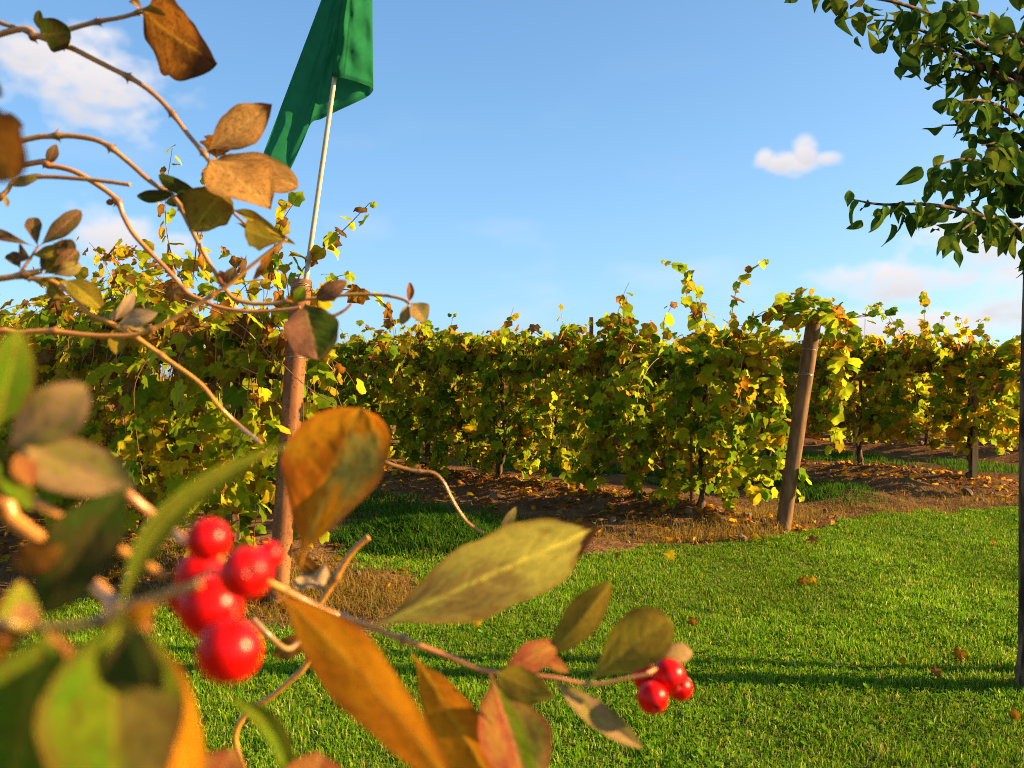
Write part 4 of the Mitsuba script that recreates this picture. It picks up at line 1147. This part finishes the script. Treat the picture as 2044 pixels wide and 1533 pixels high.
# left cluster and its stem
d = .47
s6 = hstem([(-40, 560, d), (0, 556, d), (45, 549, d), (82, 541, d)], 15, 'tan', (.72,), low(-200, 640, d), taper=.9)
for (bx, by, tx_, ty_, w_, su, pl_, be) in ((78, 492, 162, 420, 36, .15, 'purple', .1), (76, 494, 66, 434, 26, -.1, 'purple', .2), (74, 494, -6, 470, 17, .1, 'purple', .35), (62, 510, 142, 500, 32, .0, 'olive', .15), (105, 484, 152, 500, 46, -.5, 'purple', .2),
                                            (42, 538, 20, 505, 20, .1, 'purple', .1), (65, 518, 38, 503, 22, -.2, 'purple', .2), (100, 545, 156, 500, 34, .35, 'purple', .15), (105, 550, 162, 528, 30, .4, 'grey', .15), (82, 545, 100, 508, 22, -.2, 'purple', .1),
                                            (88, 548, 118, 520, 34, .5, 'olive', .1), (62, 560, 135, 562, 22, -.3, 'olive', .2), (92, 560, 122, 594, 26, -.3, 'olive', .2)):
    hleaf(s6, (bx, by, d), (tx_, ty_, d + .005), w_, su, pl_, bend=be, fold=.3, blunt=1.35, rnd=.5, nu=26, nv=13)
s6a = hstem([(42, 542, d), (56, 522, d), (68, 504, d), (78, 490, d)], 7, 'pink')
s6b = hstem([(60, 556, d), (100, 560, d), (140, 585, d), (172, 622, d), (215, 642, d), (270, 673, d), (340, 722, d), (400, 766, d), (440, 814, d), (480, 852, d), (520, 884, d - .05)], 11, 'orange', (.34, .42))
hleaf(s6b, (128, 558, d), (208, 622, d), 42, .5, 'olive', bend=.12, fold=.25, label='olive leaf with a pale sunlit half')
hleaf(s6b, (228, 642, d), (268, 582, d), 24, .7, 'pale', bend=.08, fold=.3, blunt=1.2)
hleaf(s6b, (236, 646, d), (314, 624, d), 33, .7, 'pale', bend=.08, fold=.25, blunt=1.2)
hleaf(s6b, (240, 648, d), (292, 662, d), 16, .7, 'grey', bend=.15, fold=.3)
hleaf(s6b, (232, 652, d), (232, 708, d), 32, .25, 'olive', bend=.1)
hleaf(s6b, (212, 644, d), (178, 632, d), 18, .2, 'olive', bend=.1)
hleaf(s6b, (222, 640, d), (232, 618, d), 16, .6, 'pale', bend=.1)
def near(px, py, d):
    """The way up from the root to a stem that enters close to the lens."""
    p = at(px, py, d)
    return np.array([ROOT + [.1, -.1, 0], p + [-.16, .04, -.5], p + [-.07, .02, -.13], p])


# the near, blurred stems at the lower left
d = .19
s7 = hstem([(-40, 930, d + .01), (60, 998, d), (150, 1046, d), (270, 1116, d), (330, 1150, d)], 22, 'orange', (), near(-190, 1000, d), taper=.9)
s7b = hstem([(215, 955, d + .02), (258, 990, d + .02), (328, 1048, d + .02), (400, 1105, d + .01)], 24, 'pink')
s7c = hstem([(-20, 1005, d + .01), (30, 1040, d + .01), (105, 1098, d + .01), (170, 1152, d + .01), (228, 1208, d), (262, 1262, d - .01), (305, 1340, d - .01), (345, 1440, d - .01), (385, 1570, d - .01)], 34, 'orange', (.55,), near(-230, 1200, .2), taper=.95)
s11 = hstem([(-30, 1252, .15), (60, 1252, .15), (140, 1250, .15), (210, 1238, .15), (250, 1215, .15), (330, 1188, .15), (400, 1165, .15)], 26, 'green', (.6,), near(-230, 1320, .2), taper=.8)
hleaf(s7, (8, 900, .19), (172, 770, .19), 98, .55, 'grey', bend=.08, fold=.2, blunt=1.4, rnd=.45, label='blurred pinkish grey leaf with a rounded tip')
hleaf(s7, (20, 880, .19), (266, 968, .19), 104, .65, 'grey', bend=-.10, fold=.2, curl=.05, label='blurred pinkish grey leaf arching to the right')
hleaf(s7, (-5, 862, .18), (36, 655, .18), 92, .1, 'green', bend=.06, label='green leaf with a red edge at the left edge')
hleaf(s7, (30, 905, .18), (62, 970, .18), 46, .6, 'pink', bend=.1)
hleaf(s7, (-10, 900, .18), (62, 1018, .18), 54, .2, 'green', bend=.1)
hleaf(s7, (-25, 880, .18), (30, 1000, .18), 60, -.4, 'dark', bend=.1)
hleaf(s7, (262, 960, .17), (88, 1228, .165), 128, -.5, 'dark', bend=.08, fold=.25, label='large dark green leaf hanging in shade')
hleaf(s11, (238, 1222, .15), (602, 886, .20), 38, -.55, 'olivegreen', bow=.12, bend=.02, fold=.4, blunt=.8, label='long arching green leaf reaching towards the orange leaf')
hleaf(s11, (240, 1215, .14), (222, 1720, .125), 255, -.12, 'green', pal2='greenmix', bend=.06, fold=.25, wave=.08, blunt=.9, label='very large blurred green leaf at the bottom edge')
hleaf(s11, (262, 1235, .15), (395, 1640, .14), 96, .6, 'orange', bend=.05, fold=.3)
hleaf(s11, (255, 1240, .136), (312, 1410, .134), 104, -.5, 'dark', bend=.1, fold=.3)  # added dark leaf standing in for a shadow on the big green leaf
hleaf(s11, (95, 1258, .14), (20, 1640, .13), 245, -.5, 'green', bend=.05, fold=.3, label='dark green blurred leaf in the lower left corner')
hleaf(s11, (90, 1255, .142), (140, 1370, .14), 50, .6, 'pink', bend=.1)
hleaf(s11, (20, 1300, .15), (40, 1160, .15), 70, .4, 'greenpink', bend=.1)
hleaf(s11, (-20, 1330, .15), (20, 1180, .15), 70, -.4, 'orange', bend=.1)
hleaf(s11, (130, 1090, .16), (30, 1130, .16), 60, -.6, 'brown', bend=.1)
hleaf(s11, (250, 1240, .14), (310, 1210, .14), 40, -.5, 'orange', bend=.1)
hleaf(s11, (275, 1225, .15), (300, 1265, .15), 22, .6, 'pink', bend=.15)
# the orange leaf before the lawn
d = .26
s8 = hstem([(400, 1100, d - .06), (470, 1130, d - .04), (545, 1166, d - .02), (640, 1214, d - .01), (740, 1252, d), (832, 1287, d), (900, 1312, d), (960, 1337, d), (1010, 1345, d), (1100, 1352, d), (1180, 1366, d), (1262, 1352, d), (1300, 1345, d)], 21, 'pink', (.47, .57, .66), taper=.38)
hleaf(s8, (600, 1132, .24), (722, 815, .25), 196, -.55, 'orangegreen', pal2='orange', bend=.06, fold=.14, blunt=1.55, wave=.06, rnd=.5, label='large orange leaf with a greenish patch, mid picture', seed=5)
hleaf(s8, (745, 1252, .25), (1192, 1052, .27), 152, .55, 'paleolive', nu=90, nv=57, bend=.06, fold=.10, blunt=1.12, ragged=.25, dead=.05, wave=.05, label='long pale olive leaf with clear veins over the lawn', seed=8)
hleaf(s8, (548, 1178, .215), (900, 1560, .20), 108, -.6, 'orange', bend=-.04, fold=.2, blunt=.95, label='long orange leaf hanging to the bottom edge', seed=3)
hleaf(s8, (822, 1306, .25), (1000, 1600, .24), 104, -.55, 'orange', bend=-.03, fold=.25, blunt=1.15, label='narrow orange leaf beside the green and pink one')
hleaf(s8, (978, 1345, .25), (1060, 1600, .235), 122, .35, 'pink', pal2='greenmix', bend=.03, fold=.25, blunt=1.2, label='green and pink two-toned leaf at the bottom edge')
hleaf(s8, (1085, 1322, .26), (1222, 1162, .26), 70, -.25, 'olive', bend=-.10, fold=.5, blunt=1.2, curl=-.1, label='curled olive leaf pointing up')
hleaf(s8, (1165, 1368, .26), (1335, 1232, .265), 108, -.45, 'olive', bend=.05, fold=.15, blunt=1.7, rnd=.45, label='olive leaf above the small berry cluster')
hleaf(s8, (1310, 1310, .27), (1382, 1302, .275), 34, .5, 'grey', bend=.15)
hleaf(s8, (1000, 1342, .25), (1112, 1286, .26), 52, .55, 'pink', bend=.12, fold=.2, label='small pinkish red leaf at the fork')
hleaf(s8, (990, 1340, .245), (1106, 1390, .24), 62, -.35, 'olive', bend=.12, fold=.2)
hleaf(s8, (1055, 1300, .27), (1135, 1342, .27), 28, .5, 'pink', bend=.1)
hleaf(s8, (1100, 1354, .26), (1282, 1494, .26), 48, .5, 'grey', bend=-.05, fold=.35, blunt=1.1, label='narrow grey-green leaf pointing down right')
# fine tendril and dry twigs
d = .5
s9 = hstem([(760, 918, d), (790, 930, d), (830, 940, d), (865, 944, d), (885, 962, d), (900, 992, d), (915, 1018, d), (935, 1044, d), (965, 1064, d)], 7, 'tan', (.3,), taper=.9)
hleaf(s9, (1000, 1060, d), (1030, 1012, d), 20, .4, 'grey', bend=.1)
hleaf(s9, (822, 936, d), (838, 928, d), 8, .6, 'tan', bend=.1)
d = .34
s10 = hstem([(736, 1072, d), (712, 1092, d), (690, 1120, d), (672, 1152, d), (655, 1180, d), (640, 1205, d), (632, 1250, d), (622, 1300, d), (605, 1335, d), (575, 1362, d), (540, 1392, d), (505, 1412, d), (480, 1440, d), (470, 1475, d), (482, 1520, d), (495, 1560, d)], 13, 'orange', (.18, .46), taper=1.0)
s10b = hstem([(505, 1236, d - .04), (540, 1272, d - .04), (570, 1295, d - .03), (592, 1286, d - .02), (620, 1255, d - .01), (636, 1240, d)], 14, 'grey')
hleaf(s10, (650, 1180, d), (600, 1150, d + .01), 44, .6, 'pale', bend=.1, wave=.2)
hleaf(s10, (655, 1175, d), (664, 1140, d), 16, .2, 'grey', bend=.1)
hleaf(s10, (620, 1270, d), (545, 1310, d), 40, -.6, 'brown', bend=.1)
hleaf(s10, (648, 1200, d), (600, 1245, d), 34, .3, 'grey', bend=.2, ragged=.6)
hleaf(s10, (668, 1160, d + .01), (590, 1100, d + .02), 26, -.4, 'brown', bend=.2)
# curled leaf stalk and leaf tops along the bottom edge
d = .2
s12 = hstem([(350, 1420, d - .04), (380, 1500, d - .04), (400, 1580, d - .04)], 18, 'orange', (), None)
hleaf(s12, (440, 1388, d), (566, 1610, d), 40, -.1, 'green', bow=.22, bend=.02, fold=.6, blunt=.9, label='curled green leaf at the bottom edge left of the middle')
hleaf(s12, (395, 1600, d), (470, 1492, d), 110, .5, 'pink', bend=.12, blunt=1.1)
hleaf(s12, (590, 1640, d), (640, 1502, d), 150, .45, 'pink', bend=.12, blunt=1.1)
# upper left blurred leaf
s13 = hstem([(-90, 60, .2), (-60, 150, .2), (-40, 210, .2)], 22, 'brown', (), low(-300, 300, .25))
hleaf(s13, (-30, 190, .2), (28, 362, .2), 108, -.55, 'brown', bend=.1, fold=.15, blunt=1.4, rnd=.5, label='blurred orange-brown leaf at the left edge')
hleaf(s13, (0, 232, .23), (48, 252, .23), 26, -.2, 'purple', bend=.1)
hleaf(s13, (-30, 150, .22), (4, 195, .22), 26, -.2, 'purple', bend=.1)
# berries
scene['mat_berry'] = {'type': 'blendbsdf', 'weight': .30, 'a': {'type': 'twosided', 'bsdf': {'type': 'principled', 'base_color': VC, 'roughness': .27, 'specular': .35}},
                      'b': {'type': 'principledthin', 'base_color': VC, 'roughness': .3, 'eta': 1.38, 'diff_trans': .9, 'spec_trans': 0.0}}


def berry(stem, px, py, rpx, d, look_=(.3, .5, -.6), tone=1.0):
    key = numbered(f'{stem}__berry')
    c = at(px, py, d); r = rpx * dz_(d) / F
    s = trimesh.creation.icosphere(4)
    v = s.vertices.copy()
    ax = nrm(look_)
    t = v @ ax
    v = v * (1 + .02 * (meshkit.noise(v * 1.6 + px, 2)[:, None] - .5)) - ax * (.16 * np.exp(-((1 - t) / .02)))[:, None]   # a dimple where the flower sat
    v += ax * (.07 * np.exp(-((1 - t - .035) / .014) ** 2))[:, None]
    col_ = np.array([.62, .004, .003]) * tone * (.9 + .2 * meshkit.fbm(v * 2.5 + py, 3, 3)[:, None])
    e = np.exp(-((1 - t) / .03))[:, None]
    col_ = col_ * (1 - .95 * e) + np.array([.05, .022, .012]) * .95 * e
    scene[key] = mikit.ply((v * r + c, s.faces), 'mat_berry', smooth=True, color=col_)


for (px, py, rp, dd_, lk) in ((415, 1078, 43, .175, (-.3, .3, .5)), (490, 1144, 52, .165, (.45, -.8, .25)), (536, 1108, 27, .185, (.6, -.2, .4)), (398, 1148, 46, .19, (-.5, .2, .2)), (420, 1212, 62, .178, (-.3, .5, -.5)), (372, 1192, 36, .19, (-.8, .1, 0)),
                              (458, 1300, 63, .162, (-.2, .4, -.8))):
    berry(s11, px, py, rp, dd_, lk)
for (px, py, rp, dd_, lk) in ((1302, 1393, 31, .262, (.1, -.9, -.3)), (1334, 1350, 34, .268, (.4, -.5, -.2)), (1357, 1373, 25, .274, (.7, -.3, -.6)), (1288, 1352, 26, .276, (-.5, .3, .2))):
    berry(s8, px, py, rp, dd_, lk)
s14 = hstem([(330, 1188, .15), (380, 1165, .175), (420, 1150, .182), (450, 1180, .18), (470, 1230, .17)], 9, 'brown')
s15 = hstem([(1290, 1345, .262), (1320, 1330, .268), (1340, 1316, .27)], 9, 'pink')
print('leaves', total, 'entries', len(scene))
